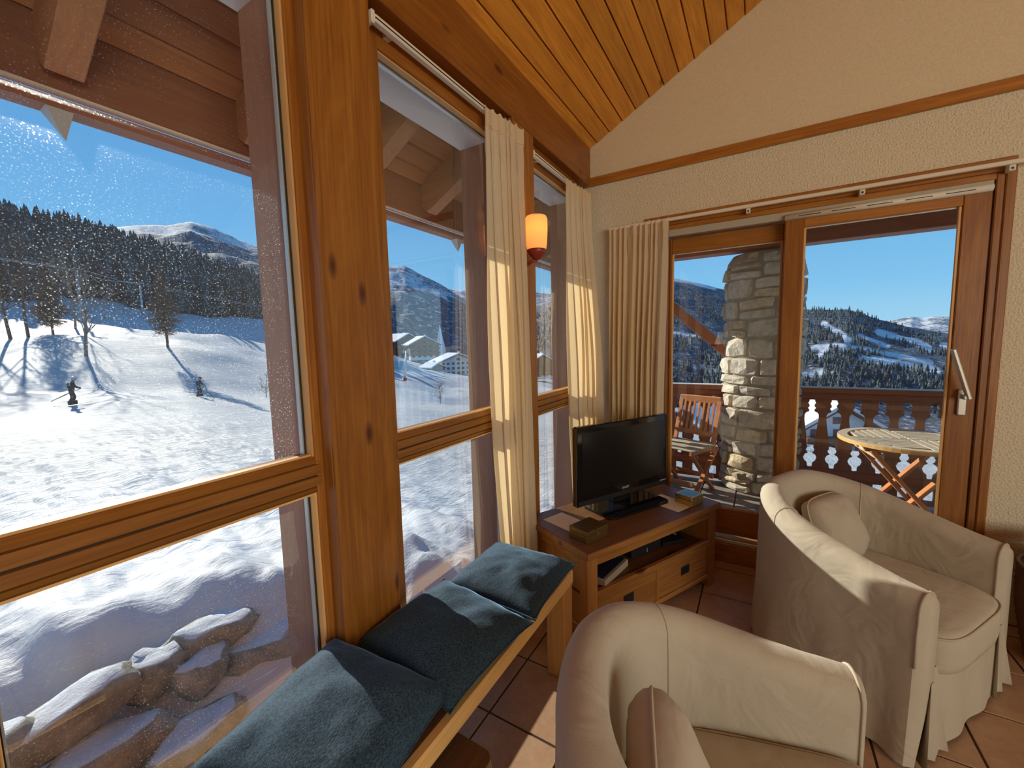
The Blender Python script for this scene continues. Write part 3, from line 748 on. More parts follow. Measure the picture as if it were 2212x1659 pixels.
# ---- little stool under the bench edge
st = empty('stool', 'small dark-topped wooden stool tucked against the bench', 'stool')
def rounded_rect(x0, x1, y0, y1, r, n=5):
    pts = []
    for cx, cy, a0 in ((x1 - r, y0 + r, -90), (x1 - r, y1 - r, 0), (x0 + r, y1 - r, 90), (x0 + r, y0 + r, 180)):
        for k in range(n + 1):
            a = math.radians(a0 + 90 * k / n); pts.append((cx + r * math.cos(a), cy + r * math.sin(a)))
    return pts
prism('seat', rounded_rect(-1.00, -0.607, 0.48, 0.862, 0.035), 'z', 0.275, 0.300, M['bench_top'], st, 0.002)
prism('seat_edge', rounded_rect(-1.003, -0.604, 0.477, 0.865, 0.037), 'z', 0.262, 0.2745, M['bench_edge'], st)
for x in (-0.97, -0.68):
    for y in (0.51, 0.79): box('leg', x, x + 0.035, y, y + 0.035, 0.0, 0.262, M['bench_leg'], st, 0.003)

# ---- media cabinet (local x along its front, local y to its back)
CA = math.atan2(0.895, 0.446)
cab = empty('media_cabinet', 'oak media cabinet with an open shelf and two drawers under the television', 'cabinet', (-0.636, 1.667, 0), CA)
L, D, Hc = 1.042, 0.500, 0.50
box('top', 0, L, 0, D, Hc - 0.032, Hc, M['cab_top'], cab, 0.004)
box('top_edge', 0.001, L - 0.001, -0.002, 0.006, Hc - 0.033, Hc - 0.004, M['cab'], cab, 0.002)
box('top_edge', -0.002, 0.006, 0.007, D - 0.001, Hc - 0.033, Hc - 0.004, M['cab'], cab, 0.002)
for x in (0.018, L - 0.018 - 0.062):
    for y in (0.016, D - 0.016 - 0.062): box('leg', x, x + 0.062, y, y + 0.062, 0, Hc - 0.0325, M['cab_z'], cab, 0.004)
x0, x1 = 0.080, L - 0.080
box('top_rail', x0, x1, 0.022, 0.050, Hc - 0.085, Hc - 0.033, M['cab'], cab, 0.002)
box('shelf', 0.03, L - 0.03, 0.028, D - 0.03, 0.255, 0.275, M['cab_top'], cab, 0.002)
box('shelf_rail', x0, x1, 0.018, 0.044, 0.248, 0.285, M['cab'], cab, 0.003)
box('bottom_rail', x0, x1, 0.020, 0.046, 0.052, 0.078, M['cab'], cab, 0.003)
box('bottom', 0.03, L - 0.03, 0.03, D - 0.03, 0.060, 0.074, M['cab'], cab)
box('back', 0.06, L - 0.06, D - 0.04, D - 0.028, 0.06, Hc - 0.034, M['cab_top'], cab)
box('divider', L / 2 - 0.012, L / 2 + 0.012, 0.024, D - 0.05, 0.078, 0.248, M['cab_z'], cab, 0.002)
for x in (0.030, L - 0.044):
    sp = box('side_panel', x, x + 0.014, 0.075, D - 0.075, 0.06, Hc - 0.034, M['cab_z'], cab)
for x in (0.020, L - 0.044):
    for z0, z1 in ((0.055, 0.105), (Hc - 0.085, Hc - 0.033)):
        box('side_rail', x, x + 0.024, 0.078, D - 0.078, z0, z1, M['cab'], cab, 0.003)
box('inner_panel', L - 0.09, L - 0.078, 0.05, D - 0.05, 0.275, Hc - 0.035, M['cab'], cab)
for a, b in ((x0 + 0.003, L / 2 - 0.015), (L / 2 + 0.015, x1 - 0.003)):
    dr = box('drawer', a, b, 0.024, 0.046, 0.080, 0.246, M['cab'], cab, 0.004)
    cx = (a + b) / 2
    bm = bmesh.new(); bm_box(bm, cx - 0.036, cx + 0.036, 0.0205, 0.0235, 0.150, 0.197, 0.001)
    h_ = from_bm('cup_handle', bm, M['iron'], dr)
    bm = bmesh.new(); bm_box(bm, cx - 0.026, cx + 0.026, 0.0195, 0.0203, 0.158, 0.184)
    from_bm('handle_recess', bm, M['black_matt'], dr)
# television
TA = math.atan2(0.878, 0.478)
tv = empty('television', 'black flat television standing on the media cabinet', 'television', (-0.823, 2.010, Hc), TA)
TW, TH, tz = 0.717, 0.445, 0.052
box('cabinet_back', 0.03, TW - 0.03, 0.030, 0.075, tz + 0.04, tz + TH - 0.03, M['black_matt'], tv, 0.012)
box('bezel', 0, TW, 0.0, 0.034, tz, tz + TH, M['black_gloss'], tv, 0.006)
box('screen', 0.036, TW - 0.036, -0.0015, 0.001, tz + 0.072, tz + TH - 0.036, M['screen'], tv)
box('side_edge', -0.004, 0.0, 0.002, 0.032, tz + 0.006, tz + TH - 0.006, M['brass_dark'], tv, 0.001)
box('lower_strip', 0.01, TW - 0.01, -0.001, 0.001, tz + 0.006, tz + 0.032, M['black_matt'], tv)
box('status_strip', TW - 0.065, TW - 0.012, -0.0025, -0.0012, tz + 0.030, tz + 0.036, M['logo'], tv)
box('neck', TW / 2 - 0.07, TW / 2 + 0.07, 0.02, 0.07, 0.010, tz + 0.06, M['black_gloss'], tv, 0.006)
prism('foot', [(p[0], p[1]) for p in rounded_rect(TW / 2 - 0.24, TW / 2 + 0.24, -0.135, 0.125, 0.045, 6)], 'z', 0.0, 0.012, M['black_gloss'], tv, 0.003)
tc = bpy.data.curves.new('maker_name', 'FONT'); tc.body = 'SHARP'; tc.size = 0.019; tc.extrude = 0.0004; tc.align_x = 'CENTER'
to = bpy.data.objects.new('tmp', tc); COL.objects.link(to)
bpy.context.view_layer.update()
lm = bpy.data.meshes.new_from_object(to.evaluated_get(bpy.context.evaluated_depsgraph_get())); bpy.data.objects.remove(to)
lm.transform(Matrix.Translation((TW / 2, -0.0022, tz + 0.044)) @ Matrix.Rotation(PI / 2, 4, 'X')); lm.materials.clear()
mesh_obj('maker_name', lm, M['logo'], tv)

def loc_on_cab(x, y): 
    return (-0.636 + x * 0.446 - y * 0.895, 1.667 + x * 0.895 + y * 0.446)
def metal_box(label, cx, cy, rz, w, d, h, top, side):
    e = empty('trinket_box', label, 'box', (cx, cy, Hc), rz)
    box('body', -w / 2, w / 2, -d / 2, d / 2, 0, h * 0.58, side, e, 0.002)
    box('lid', -w / 2 - 0.001, w / 2 + 0.001, -d / 2 - 0.001, d / 2 + 0.001, h * 0.61, h, side, e, 0.003)
    box('lid_inlay', -w / 2 + 0.012, w / 2 - 0.012, -d / 2 + 0.012, d / 2 - 0.012, h, h + 0.0008, top, e)
    box('clasp', -0.006, 0.006, -d / 2 - 0.003, -d / 2, h * 0.45, h * 0.72, M['brass'], e)
    return e
metal_box('square dark brass box at the near corner of the media cabinet', -0.697, 1.842, CA + 0.10, 0.150, 0.118, 0.058, M['brass_dark'], M['brass_dark'])
metal_box('shiny brass box with a slate-blue lid at the far end of the media cabinet', -0.332, 2.520, CA + 0.04, 0.118, 0.108, 0.055, M['slate'], M['brass'])
def sheet(label, cx, cy, rz, w, d, z=0.0):
    o = box('paper_sheet', -w / 2, w / 2, -d / 2, d / 2, 0, 0.0015, M['paper'])
    o.location = (cx, cy, Hc + z); o.rotation_euler = (0, 0, rz); prop(o, label, 'paper'); return o
px_, py_ = loc_on_cab(0.80, 0.17)
sheet('cream sheet of paper between the television foot and the brass box', px_, py_, CA + 0.05, 0.16, 0.22)
px_, py_ = loc_on_cab(0.145, 0.30)
sheet('sheet of paper under the near side of the television', px_, py_, CA + 0.12, 0.14, 0.24)
# things on the open shelf
SZ = 0.2752
tray = empty('shelf_box', 'shallow grey wooden box with a navy lid on the cabinet shelf', 'box', (*loc_on_cab(0.235, 0.165), SZ), CA + 0.30)
box('body', -0.125, 0.125, -0.10, 0.10, 0, 0.036, M['book_edge'], tray, 0.003)
box('lid', -0.120, 0.120, -0.085, 0.095, 0.036, 0.042, M['navy'], tray, 0.002)
dec = empty('set_top_box', 'black set-top box on the cabinet shelf', 'set-top box', (*loc_on_cab(0.56, 0.22), SZ), CA)
box('body', -0.12, 0.12, -0.09, 0.10, 0.004, 0.052, M['black_matt'], dec, 0.006)
box('front_light', -0.002, 0.002, -0.0915, -0.0905, 0.012, 0.036, M['logo'], dec)
for x in (-0.1, 0.08):
    for y in (-0.07, 0.07): box('foot', x, x + 0.02, y, y + 0.02, 0, 0.004, M['rubber'], dec)
tel = empty('telephone', 'black telephone with a keypad at the end of the cabinet shelf', 'telephone', (*loc_on_cab(0.80, 0.20), SZ), CA - 0.25)
prism('body', [(-0.09, 0.0), (0.09, 0.0), (0.09, 0.070), (-0.09, 0.018)], 'x', -0.08, 0.08, M['black_matt'], tel, 0.003)
for i in range(3):
    for j in range(4):
        yy = -0.04 + j * 0.022; zz = 0.018 + (yy + 0.09) / 0.18 * 0.052
        box('key', -0.01 + i * 0.022, 0.004 + i * 0.022, yy - 0.007, yy + 0.007, zz, zz + 0.004, M['logo'] if (i, j) in ((1, 2), (0, 1), (2, 0)) else M['black_gloss'], tel)
beam('handset', (-0.055, -0.075, 0.045), (-0.055, 0.085, 0.092), 0.042, 0.030, M['black_gloss'], tel, bev=0.006)

# ---- tub armchairs with slipcovers (local x sideways, front towards -y at y = 0)
def tub_path(n):
    pts = []; a_, b_, y0 = 0.335, 0.355, 0.300; straight = 14
    for k in range(straight): pts.append((-a_, lerp(0.018, y0, k / straight)))
    for k in range(n + 1):
        t = PI - PI * k / n; ct, sn = math.cos(t), math.sin(t); e = 2 / 2.35
        pts.append((a_ * math.copysign(abs(ct) ** e, ct), y0 + b_ * abs(sn) ** e))
    for k in range(straight - 1, -1, -1): pts.append((a_, lerp(0.018, y0, k / straight)))
    return pts
def make_armchair(label, loc, rz, seed):
    root = empty('armchair', label, 'armchair', loc, rz, 'tub armchairs with beige slipcovers')
    path = tub_path(46); N = len(path)
    cum = [0.0]
    for i in range(1, N): cum.append(cum[-1] + math.dist(path[i], path[i - 1]))
    tot = cum[-1]
    sect = []
    def section(i):
        s = min(cum[i], tot - cum[i]) / (tot / 2)
        w = smooth01(min(1, s / 0.86)) * 0.45 + min(1, s / 0.86) * 0.55
        Hh = 0.602 + 0.172 * w
        th = 0.118 - 0.012 * w; r = th / 2
        if i == 0: t = Vector(path[1]) - Vector(path[0])
        elif i == N - 1: t = Vector(path[-1]) - Vector(path[-2])
        else: t = Vector(path[i + 1]) - Vector(path[i - 1])
        t.normalize(); nrm = Vector((-t.y, t.x))          # outward
        c = Vector(path[i]); out = []
        fold = 0.010 * math.sin(cum[i] * 26 + seed) + 0.006 * math.sin(cum[i] * 57)
        flare = 0.018
        for o, z in [(r + flare + fold * 0.9, 0.014), (r + flare * 0.8 + fold * 0.7, 0.10), (r + 0.010 + fold * 0.3, 0.22), (r + 0.006, 0.36), (r + 0.002 + 0.004 * math.sin(cum[i] * 17 + seed), 0.48), (r, Hh - r - 0.03)]:
            out.append((o, z))
        for a in range(0, 181, 18):
            out.append((r * math.cos(math.radians(a)) , Hh - r + r * math.sin(math.radians(a))))
        lean = 0.020 * w
        for q_ in (0.12, 0.32, 0.54, 0.78, 1.0):
            z = lerp(Hh - r, 0.29, q_); out.append((-r - lean * (Hh - z) * 2.0, z))
        return [Vector((c.x + nrm.x * o, c.y + nrm.y * o, z + 0.004 * fbm((c.x * 7 + seed, c.y * 7, z * 7), 2))) for o, z in out], nrm
    v, f = [], []
    S = None
    for i in range(N):
        p, nn = section(i); S = len(p); v += p
    for i in range(N - 1):
        for k in range(S - 1):
            f.append((i * S + k, (i + 1) * S + k, (i + 1) * S + k + 1, i * S + k + 1))
    cover = from_py('slipcover', v, f, M['linen'], root, True)
    # arm fronts, slightly domed, and their piping
    for i, sg in ((0, -1), (N - 1, 1)):
        p, nn = section(i)
        c = Vector((sum(q.x for q in p) / S, -0.012, 0.40))
        bm = bmesh.new(); ring = [bm.verts.new(q) for q in p]
        inn = [bm.verts.new(Vector((lerp(q.x, path[i][0], 0.28), q.y - 0.020, q.z if q.z < 0.5 else lerp(q.z, 0.5, 0.14)))) for q in p]
        for k in range(S - 1): bm.faces.new((ring[k], ring[k + 1], inn[k + 1], inn[k]))
        bm.faces.new(inn)
        bmesh.ops.recalc_face_normals(bm, faces=bm.faces)
        from_bm('arm_front', bm, M['linen'], root, True)
        tube('piping', [q + Vector((0, -0.004, 0)) for q in p if q.z > 0.26], 0.0045, M['linen_seam'], root, 6)
    # seams up the back of the tub
    for i in (14 + 7, N - 1 - 21):
        p, nn = section(i)
        tube('seam', [q for k, q in enumerate(p) if k >= 5], 0.0028, M['linen_seam'], cover, 5)
    # front skirt
    def skirt(u, w):
        x = lerp(-0.292, 0.292, u); z = lerp(0.014, 0.315, w)
        return (x, -0.004 - 0.012 * (1 - w) - 0.006 * math.sin(u * 17 + seed) * (1 - w) + 0.012 * w, z)
    grid_mesh('front_skirt', 30, 8, skirt, M['linen'], root)
    # kick pleats at the front corners
    for sg in (-1, 1):
        def pleat(u, w):
            z = lerp(0.012, 0.285, w); op = (1 - w)
            zig = (0, 0.045, 0.006, 0.050, 0.0)[int(round(u * 4))]
            x = sg * (0.300 + (u - 0.5) * (0.030 + 0.135 * op)); y = -0.026 * (0.3 + op) + zig * op + 0.004
            return (x, y, z)
        grid_mesh('kick_pleat', 5, 8, pleat, M['linen'], root)
    # seat cushion: outline inside the tub, rounded edge, piped
    out = []
    for k in range(64):
        t = 2 * PI * k / 64; c_, s_ = math.cos(t), math.sin(t)
        x = 0.268 * math.copysign(abs(c_) ** 0.42, c_)
        y = 0.265 + 0.300 * math.copysign(abs(s_) ** (0.30 if s_ < 0 else 0.75), s_)
        out.append((x, y))
    cx, cy = 0.0, 0.265
    v, f = [], []
    prof = [(0.90, 0.270), (0.985, 0.282), (1.0, 0.310), (1.0, 0.385), (0.985, 0.412), (0.93, 0.424), (0.80, 0.432), (0.55, 0.440), (0.28, 0.443), (0.02, 0.444)]
    for sc_, z in prof:
        for (x, y) in out: v.append((cx + (x - cx) * sc_, cy + (y - cy) * sc_, z + 0.003 * fbm((x * 8 * sc_, y * 8 * sc_, seed), 2)))
    n = 64
    for j in range(len(prof) - 1):
        for k in range(n): f.append((j * n + k, j * n + (k + 1) % n, (j + 1) * n + (k + 1) % n, (j + 1) * n + k))
    seat = from_py('seat_cushion', v, f, M['linen'], root, True)
    tube('piping', [(cx + (x - cx) * 0.993, cy + (y - cy) * 0.993, 0.411) for x, y in out] + [(cx + (out[0][0] - cx) * 0.993, cy + (out[0][1] - cy) * 0.993, 0.411)], 0.004, M['linen_seam'], seat, 6)
    for x in (-0.30, 0.26):
        for y in (0.05, 0.55): box('foot', x, x + 0.04, y, y + 0.04, 0.0, 0.10, M['bench_top'], root)
    return root
def chair_cushion(label, loc, rz, lx, ly, size=0.40, seed=0, lean=68, cz=0.55):
    c, s = math.cos(rz), math.sin(rz)
    e = empty('back_cushion', label, 'cushion', (loc[0] + c * lx - s * ly, loc[1] + s * lx + c * ly, cz), 0.0, 'loose cushions in the armchairs')
    e.rotation_euler = (Matrix.Rotation(rz, 3, 'Z') @ Matrix.Rotation(math.radians(lean), 3, 'X')).to_euler()
    pillow('cover', (size, size), 0.18, M['linen'], e, seed, 22, corner=0.20)
    pillow_edge((size, size), 0.004, M['linen_seam'], e, corner=0.20)
    return e
A1, A1R = (0.325, 0.950, 0.0), math.radians(105.1)
A2, A2R = (0.690, 2.060, 0.0), math.radians(57.2)
make_armchair('beige tub armchair nearest the camera, at the bottom of the view', A1, A1R, 1.0)
make_armchair('beige tub armchair in front of the balcony door', A2, A2R, 2.3)
chair_cushion('beige cushion leaning in the back of the nearest armchair', A1, A1R, -0.11, 0.490, 0.34, 4, 80, 0.575)
chair_cushion('beige cushion leaning in the back of the armchair by the balcony door', A2, A2R, 0.07, 0.480, 0.33, 6, 68, 0.545)

# ---- dark wicker basket with a dark bowl at the edge of the view
bk = empty('wicker_basket', 'dark wicker basket half hidden behind the armchair by the door', 'basket', (1.205, 2.62, 0))
def basket(u, w):
    a = 2 * PI * u; z = 0.42 * w; r = 0.150 + 0.045 * math.sin(w * PI * 0.62) + 0.004 * math.sin(a * 24 + (PI if int(w * 26) % 2 else 0))
    return (r * math.cos(a), r * math.sin(a), z)
grid_mesh('woven_side', 96, 27, basket, M['bench_top'], bk, True, wrap=True)
lathe('base', [(0.02, 0.004), (0.150, 0.004), (0.150, 0.012), (0.02, 0.012)], M['bench_top'], bk, 24)
tube('rim', [(0.192 * math.cos(2 * PI * k / 32), 0.192 * math.sin(2 * PI * k / 32), 0.425) for k in range(33)], 0.010, M['bench_top'], bk, 6)
bw = lathe('bowl', [(0.05, 0.40), (0.13, 0.44), (0.165, 0.49), (0.160, 0.495), (0.12, 0.45), (0.03, 0.425)], M['black_gloss'], None, 28)
bw.location = (1.205, 2.62, 0.038); prop(bw, 'glossy black bowl resting on the wicker basket', 'bowl')

# ---- floor lamp behind the camera (seen only as a reflection in the door glass)
fl_ = empty('floor_lamp', 'floor lamp with a pale shade, seen reflected in the balcony door glass', 'lamp', (-0.72, -4.9, 0))
lathe('base', [(0.02, 0.0), (0.14, 0.0), (0.14, 0.02), (0.02, 0.03)], M['iron'], fl_, 24)
tube('pole', [(0, 0, 0.02), (0, 0, 1.50)], 0.010, M['iron'], fl_)
lathe('shade', [(0.22, 1.32), (0.15, 1.60), (0.145, 1.60), (0.215, 1.32)], M['white_plastic'], fl_, 28, cap=False)

# ================================================================== EAVES
eave = empty('roof_overhang', 'brown timber eaves with rafters, soffit boards and gutter above the windows', 'eaves', kind='structure')
SO = lambda x: 3.361 + 0.528 * x            # underside of the soffit (x is negative outside)
EY0, EY1 = -2.6, 5.35
seams = [-1.79, -1.708, -1.612, -1.515, -1.418, -1.335]
for a, b in zip(seams[:-1], seams[1:]):
    w_ = 0.004
    prism('soffit_board', [(a + w_, SO(a + w_) + 0.010), (a + w_ + 0.006, SO(a + w_)), (b - w_ - 0.006, SO(b - w_)), (b - w_, SO(b - w_) + 0.010), (b - w_, SO(b) + 0.022), (a + w_, SO(a) + 0.022)], 'y', EY0, EY1, M['ext_soffit'], eave)
prism('roof_deck', [(-1.83, SO(-1.83) + 0.0235), (-1.10, SO(-1.10) + 0.0235), (-1.10, SO(-1.10) + 0.14), (-1.83, SO(-1.83) + 0.14)], 'y', EY0, EY1, M['ext_fascia'], eave)
box('fascia', -1.815, -1.79, EY0, EY1, 2.222, SO(-1.79) + 0.05, M['ext_fascia'], eave, 0.002)
box('drip_edge', -1.818, -1.786, EY0, EY1, 2.2165, 2.2225, M['white_plastic'], eave)
box('gutter', -1.90, -1.812, EY0, EY1, 2.186, 2.2160, M['ext_fascia'], eave, 0.010)
for y in (-0.63, -0.11, 0.43, 0.955, 1.462, 1.985, 2.51, 3.05, 3.6):
    w_ = 0.041
    x0, x1 = -1.789, -1.341
    bot = lambda x: SO(x) - 0.190
    prism('rafter', [(x0, SO(x0) - 0.002), (x0, bot(x0) + 0.055), (x0 + 0.045, bot(x0 + 0.045)), (x1, bot(x1)), (x1, SO(x1) - 0.002)], 'y', y - w_, y + w_, M['ext_rafter'], eave, 0.003)
for y in (0.43, 2.36, -1.5):
    bm = bmesh.new(); x = -1.856
    vs = [bm.verts.new(c) for c in ((x - 0.03, y - 0.030, 2.186), (x + 0.03, y - 0.030, 2.186), (x + 0.03, y + 0.030, 2.186), (x - 0.03, y + 0.030, 2.186), (x, y + 0.012, 2.105))]
    for q in ((3, 2, 1, 0), (0, 1, 4), (1, 2, 4), (2, 3, 4), (3, 0, 4)): bm.faces.new([vs[i] for i in q])
    bmesh.ops.recalc_face_normals(bm, faces=bm.faces)
    from_bm('gutter_spout', bm, M['steel'], eave)

# ================================================================== BALCONY
bal = box('balcony_floor', -1.36, 2.6, YB + 0.19, 5.0, -0.20, -0.052, M['deck_grout'])
prop(bal, 'grey tiled balcony floor with dark joints', 'balcony floor', kind='structure')
BT = 0.300
bb = bmesh.new(); bm_box(bb, -BT / 2 + 0.006, BT / 2 - 0.006, -BT / 2 + 0.006, BT / 2 - 0.006, -0.012, 0.0, 0.002)
dt_me = bpy.data.meshes.new('tile'); bb.to_mesh(dt_me); bb.free(); dt_me.materials.append(M['deck_tile'])
for i in range(13):
    for j in range(6):
        o = bpy.data.objects.new('tile', dt_me); link(o, bal); o.location = (-1.21 + i * BT, YB + 0.34 + j * BT, -0.040)
BALZ = -0.040
RY = 4.70
SLOT = [(0.875, 0.022), (0.862, 0.022), (0.845, 0.030), (0.825, 0.020), (0.812, 0.020), (0.795, 0.032), (0.780, 0.020), (0.765, 0.022), (0.755, 0.042), (0.735, 0.054), (0.690, 0.055), (0.55, 0.037), (0.42, 0.024),
        (0.402, 0.034), (0.385, 0.030), (0.370, 0.017), (0.355, 0.040), (0.325, 0.052), (0.295, 0.042), (0.275, 0.022), (0.236, 0.018)]
def baluster_poly(w=0.165):
    h = w / 2; r = [(h - 0.0005, 0.90), (h - 0.0005, 0.877)] + [(h - s, z) for z, s in SLOT] + [(h - 0.0005, 0.234), (h - 0.0005, 0.137), (h - 0.032, 0.135), (h - 0.032, 0.046), (h - 0.0005, 0.044), (h - 0.0005, 0.0)]
    return r + [(-x, z) for x, z in reversed(r)]
bp = prism('baluster', baluster_poly(), 'y', -0.012, 0.012, M['ext_red'])
bal_me = bp.data; bpy.data.objects.remove(bp)
def balustrade(label, along, start, n, other):
    r = empty('balustrade', label, 'balustrade', kind=None)
    for k in range(n):
        o = bpy.data.objects.new('baluster', bal_me); link(o, r); c = start + k * 0.165
        if along == 'x': o.location = (c, other, -0.012)
        else: o.location = (other, c, -0.012); o.rotation_euler = (0, 0, PI / 2)
    a, b = start - 0.10, start + (n - 1) * 0.165 + 0.10
    if along == 'x':
        box('top_rail', a, b, other - 0.050, other + 0.050, 0.930, 0.975, M['ext_red_x'], r, 0.006)
        box('under_rail', a, b, other - 0.032, other - 0.0125, 0.880, 0.929, M['ext_red_x'], r, 0.003)
        box('snow_cap', a, b, other - 0.046, other + 0.046, 0.9755, 0.984, M['roof_snow'], r, 0.003)
        box('lower_rail', a, b, other - 0.032, other - 0.0125, 0.150, 0.215, M['ext_red_x'], r, 0.003)
    else:
        box('top_rail', other - 0.050, other + 0.050, a, b, 0.930, 0.975, M['ext_red_x'], r, 0.006)
        box('under_rail', other + 0.0125, other + 0.032, a, b, 0.880, 0.929, M['ext_red_x'], r, 0.003)
        box('lower_rail', other + 0.0125, other + 0.032, a, b, 0.150, 0.215, M['ext_red_x'], r, 0.003)
    return r
balustrade('front balcony balustrade of dark red boards with sawn-out bottle shapes', 'x', 0.5125 - 0.165, 14, RY)
balustrade('short front balustrade stretch between the stone pillar and the balcony corner', 'x', 0.5125 - 0.165 * 10, 6, RY)
balustrade('side balustrade of dark red boards at the sunny end of the balcony', 'y', 3.22, 9, -1.27)
bmo = box('balcony_beam', -1.38, 2.6, RY - 0.09, RY + 0.09, 2.285, 2.60, M['ext_red_x'], None, 0.006)
prop(bmo, 'dark red beam spanning above the balcony', 'beam', kind='structure')
ba = Vector((-1.27, RY, 2.215)); bb_ = Vector((-0.27, RY, 1.30))
bro = beam('diagonal_brace', ba, bb_, 0.10, 0.155, M['ext_red_x'], None, up=(0, 1, 0), bev=0.005)
prop(bro, 'dark red diagonal brace running down to the stone pillar', 'brace', kind='structure')
br2 = prism('balcony_roof', [(-1.10, CZ(-1.10) + 0.02), (1.6, CZ(1.5999) + 0.02), (3.2, CZ(3.2) + 0.02), (3.2, CZ(3.2) + 0.14), (1.6, CZ(1.5999) + 0.14), (-1.10, CZ(-1.10) + 0.14)], 'y', YB + 0.225, 5.35, M['ext_soffit'])
prop(br2, 'timber roof over the balcony', 'roof', kind='structure')

# ---- round stone pillar, built stone by stone
pil = empty('stone_pillar', 'round rubble-stone pillar at the balcony edge', 'pillar', (0.012, 4.74, BALZ), kind='structure')
rs = random.Random(21)
PR, PH = 0.322, 2.26
lathe('mortar_core', [(PR - 0.004, 0.0), (PR - 0.004, PH - 0.05), (PR - 0.05, PH + 0.02), (0.02, PH + 0.045)], M['mortar'], pil, 40)
def stone_piece(a0, a1, z0, z1, sd):
    nu, nv = 5, 4; v = []; f = []
    sk = rs.uniform(-0.012, 0.012)
    bulge = rs.uniform(0.018, 0.040)
    jit = [rs.uniform(-0.014, 0.014) for _ in range(4)]
    for j in range(nv + 1):
        for i in range(nu + 1):
            u, w = (0, 0.07, 0.34, 0.66, 0.93, 1)[i], (0, 0.10, 0.5, 0.90, 1)[j]
            e = min(1, min(u, 1 - u) * 3.2); g_ = min(1, min(w, 1 - w) * 2.4)
            # rounded corners: pull the corner points inwards
            cu = (0.5 - u) * 0.10 * max(0, 1 - g_ * 2.0); cw = (0.5 - w) * 0.14 * max(0, 1 - e * 2.0)
            a = lerp(a0, a1, u + cu) + (jit[0] * (1 - w) + jit[1] * w) / PR * 0.6
            z = lerp(z0, z1, w + cw) + sk * (u - 0.5) * 2 + (jit[2] * (1 - u) + jit[3] * u) * 0.7
            edge = (i in (0, nu) or j in (0, nv))
            r = PR - 0.008 if edge else PR + bulge * (0.55 + 0.45 * min(1, 2 * min(e, g_))) + 0.030 * noise.noise((math.cos(a) * 7 + sd, math.sin(a) * 7, z * 11))
            r = min(r, PR + 0.05)
            if z > PH - 0.12: r -= (z - PH + 0.12) * 0.42
            v.append((r * math.cos(a), r * math.sin(a), z))
    for j in range(nv):
        for i in range(nu):
            q = j * (nu + 1) + i; f.append((q, q + 1, q + nu + 2, q + nu + 1))
    from_py('stone', v, f, M['stone'], pil, False)
z = 0.0; sd = 0
while z < PH - 0.04:
    hrow = rs.choice((0.09, 0.13, 0.15, 0.17, 0.19)); z1 = min(z + hrow, PH + 0.01)
    a = rs.uniform(0, 2 * PI); end = a + 2 * PI
    while a < end - 0.02:
        wd = rs.uniform(0.17, 0.40) / PR
        if hrow < 0.09: wd *= 1.15
        b = a + wd
        if end - b < 0.13 / PR: b = end
        sd += 1.7; gap = 0.0035
        if hrow > 0.12 and rs.random() < 0.28:
            zm = lerp(z, z1, rs.uniform(0.4, 0.6))
            stone_piece(a + gap / PR, b - gap / PR, z + gap, zm - gap * 0.6, sd); stone_piece(a + gap / PR, b - gap / PR, zm + gap * 0.6, z1 - gap * 0.3, sd + 0.4)
        else:
            stone_piece(a + gap / PR, b - gap / PR, z + gap, z1 - gap * 0.3, sd)
        a = b
    z = z1

# ---- folding garden chair
fc = empty('folding_chair', 'slatted teak folding chair on the balcony beside the stone pillar', 'chair', (-0.615, 4.235, BALZ), math.radians(-22))
# local: seat faces -y ; width along x
SH = 0.46
for x in (-0.205, 0.205):
    beam('leg', (x, -0.20, 0.0), (x, 0.235, SH - 0.02), 0.022, 0.040, M['teak_z'], fc, up=(1, 0, 0), bev=0.002)
    beam('back_leg', (x * 0.88, 0.24, 0.0), (x * 0.88, -0.19, SH - 0.02), 0.022, 0.040, M['teak_z'], fc, up=(1, 0, 0), bev=0.002)
    beam('back_post', (x * 0.96, 0.16, SH - 0.06), (x * 0.96, 0.30, 0.90), 0.022, 0.042, M['teak_z'], fc, up=(1, 0, 0), bev=0.002)
    beam('seat_rail', (x * 0.95, -0.22, SH - 0.014), (x * 0.95, 0.20, SH - 0.014), 0.022, 0.036, M['teak'], fc, bev=0.002)
    for p in ((x, -0.14, SH - 0.05), (x, 0.0, 0.22)):
        box('bolt', p[0] + (0.011 if x > 0 else -0.014), p[0] + (0.014 if x > 0 else -0.011), p[1] - 0.008, p[1] + 0.008, p[2] - 0.008, p[2] + 0.008, M['alu'], fc, 0.001)
for k in range(8):
    y = -0.215 + k * 0.054; box('seat_slat', -0.225, 0.225, y, y + 0.040, SH + 0.0045, SH + 0.018, M['teak_grey'], fc, 0.003)
for z_, w_ in ((0.885, 0.075), (0.560, 0.045)):
    yy = 0.16 + (z_ - 0.40) * 0.28
    box('back_rail', -0.215, 0.215, yy - 0.012, yy + 0.012, z_ - w_ / 2, z_ + w_ / 2, M['teak'], fc, 0.008)
for k in range(7):
    x = -0.15 + k * 0.05
    beam('back_slat', (x, 0.207, 0.575), (x, 0.288, 0.86), 0.022, 0.012, M['teak_z'], fc, up=(0, 1, 0), bev=0.002)
for y, z_ in ((-0.165, 0.045), (0.20, 0.045)):
    beam('stretcher', (-0.195, y, z_ + 0.10), (0.195, y, z_ + 0.10), 0.022, 0.034, M['teak'], fc, bev=0.002)

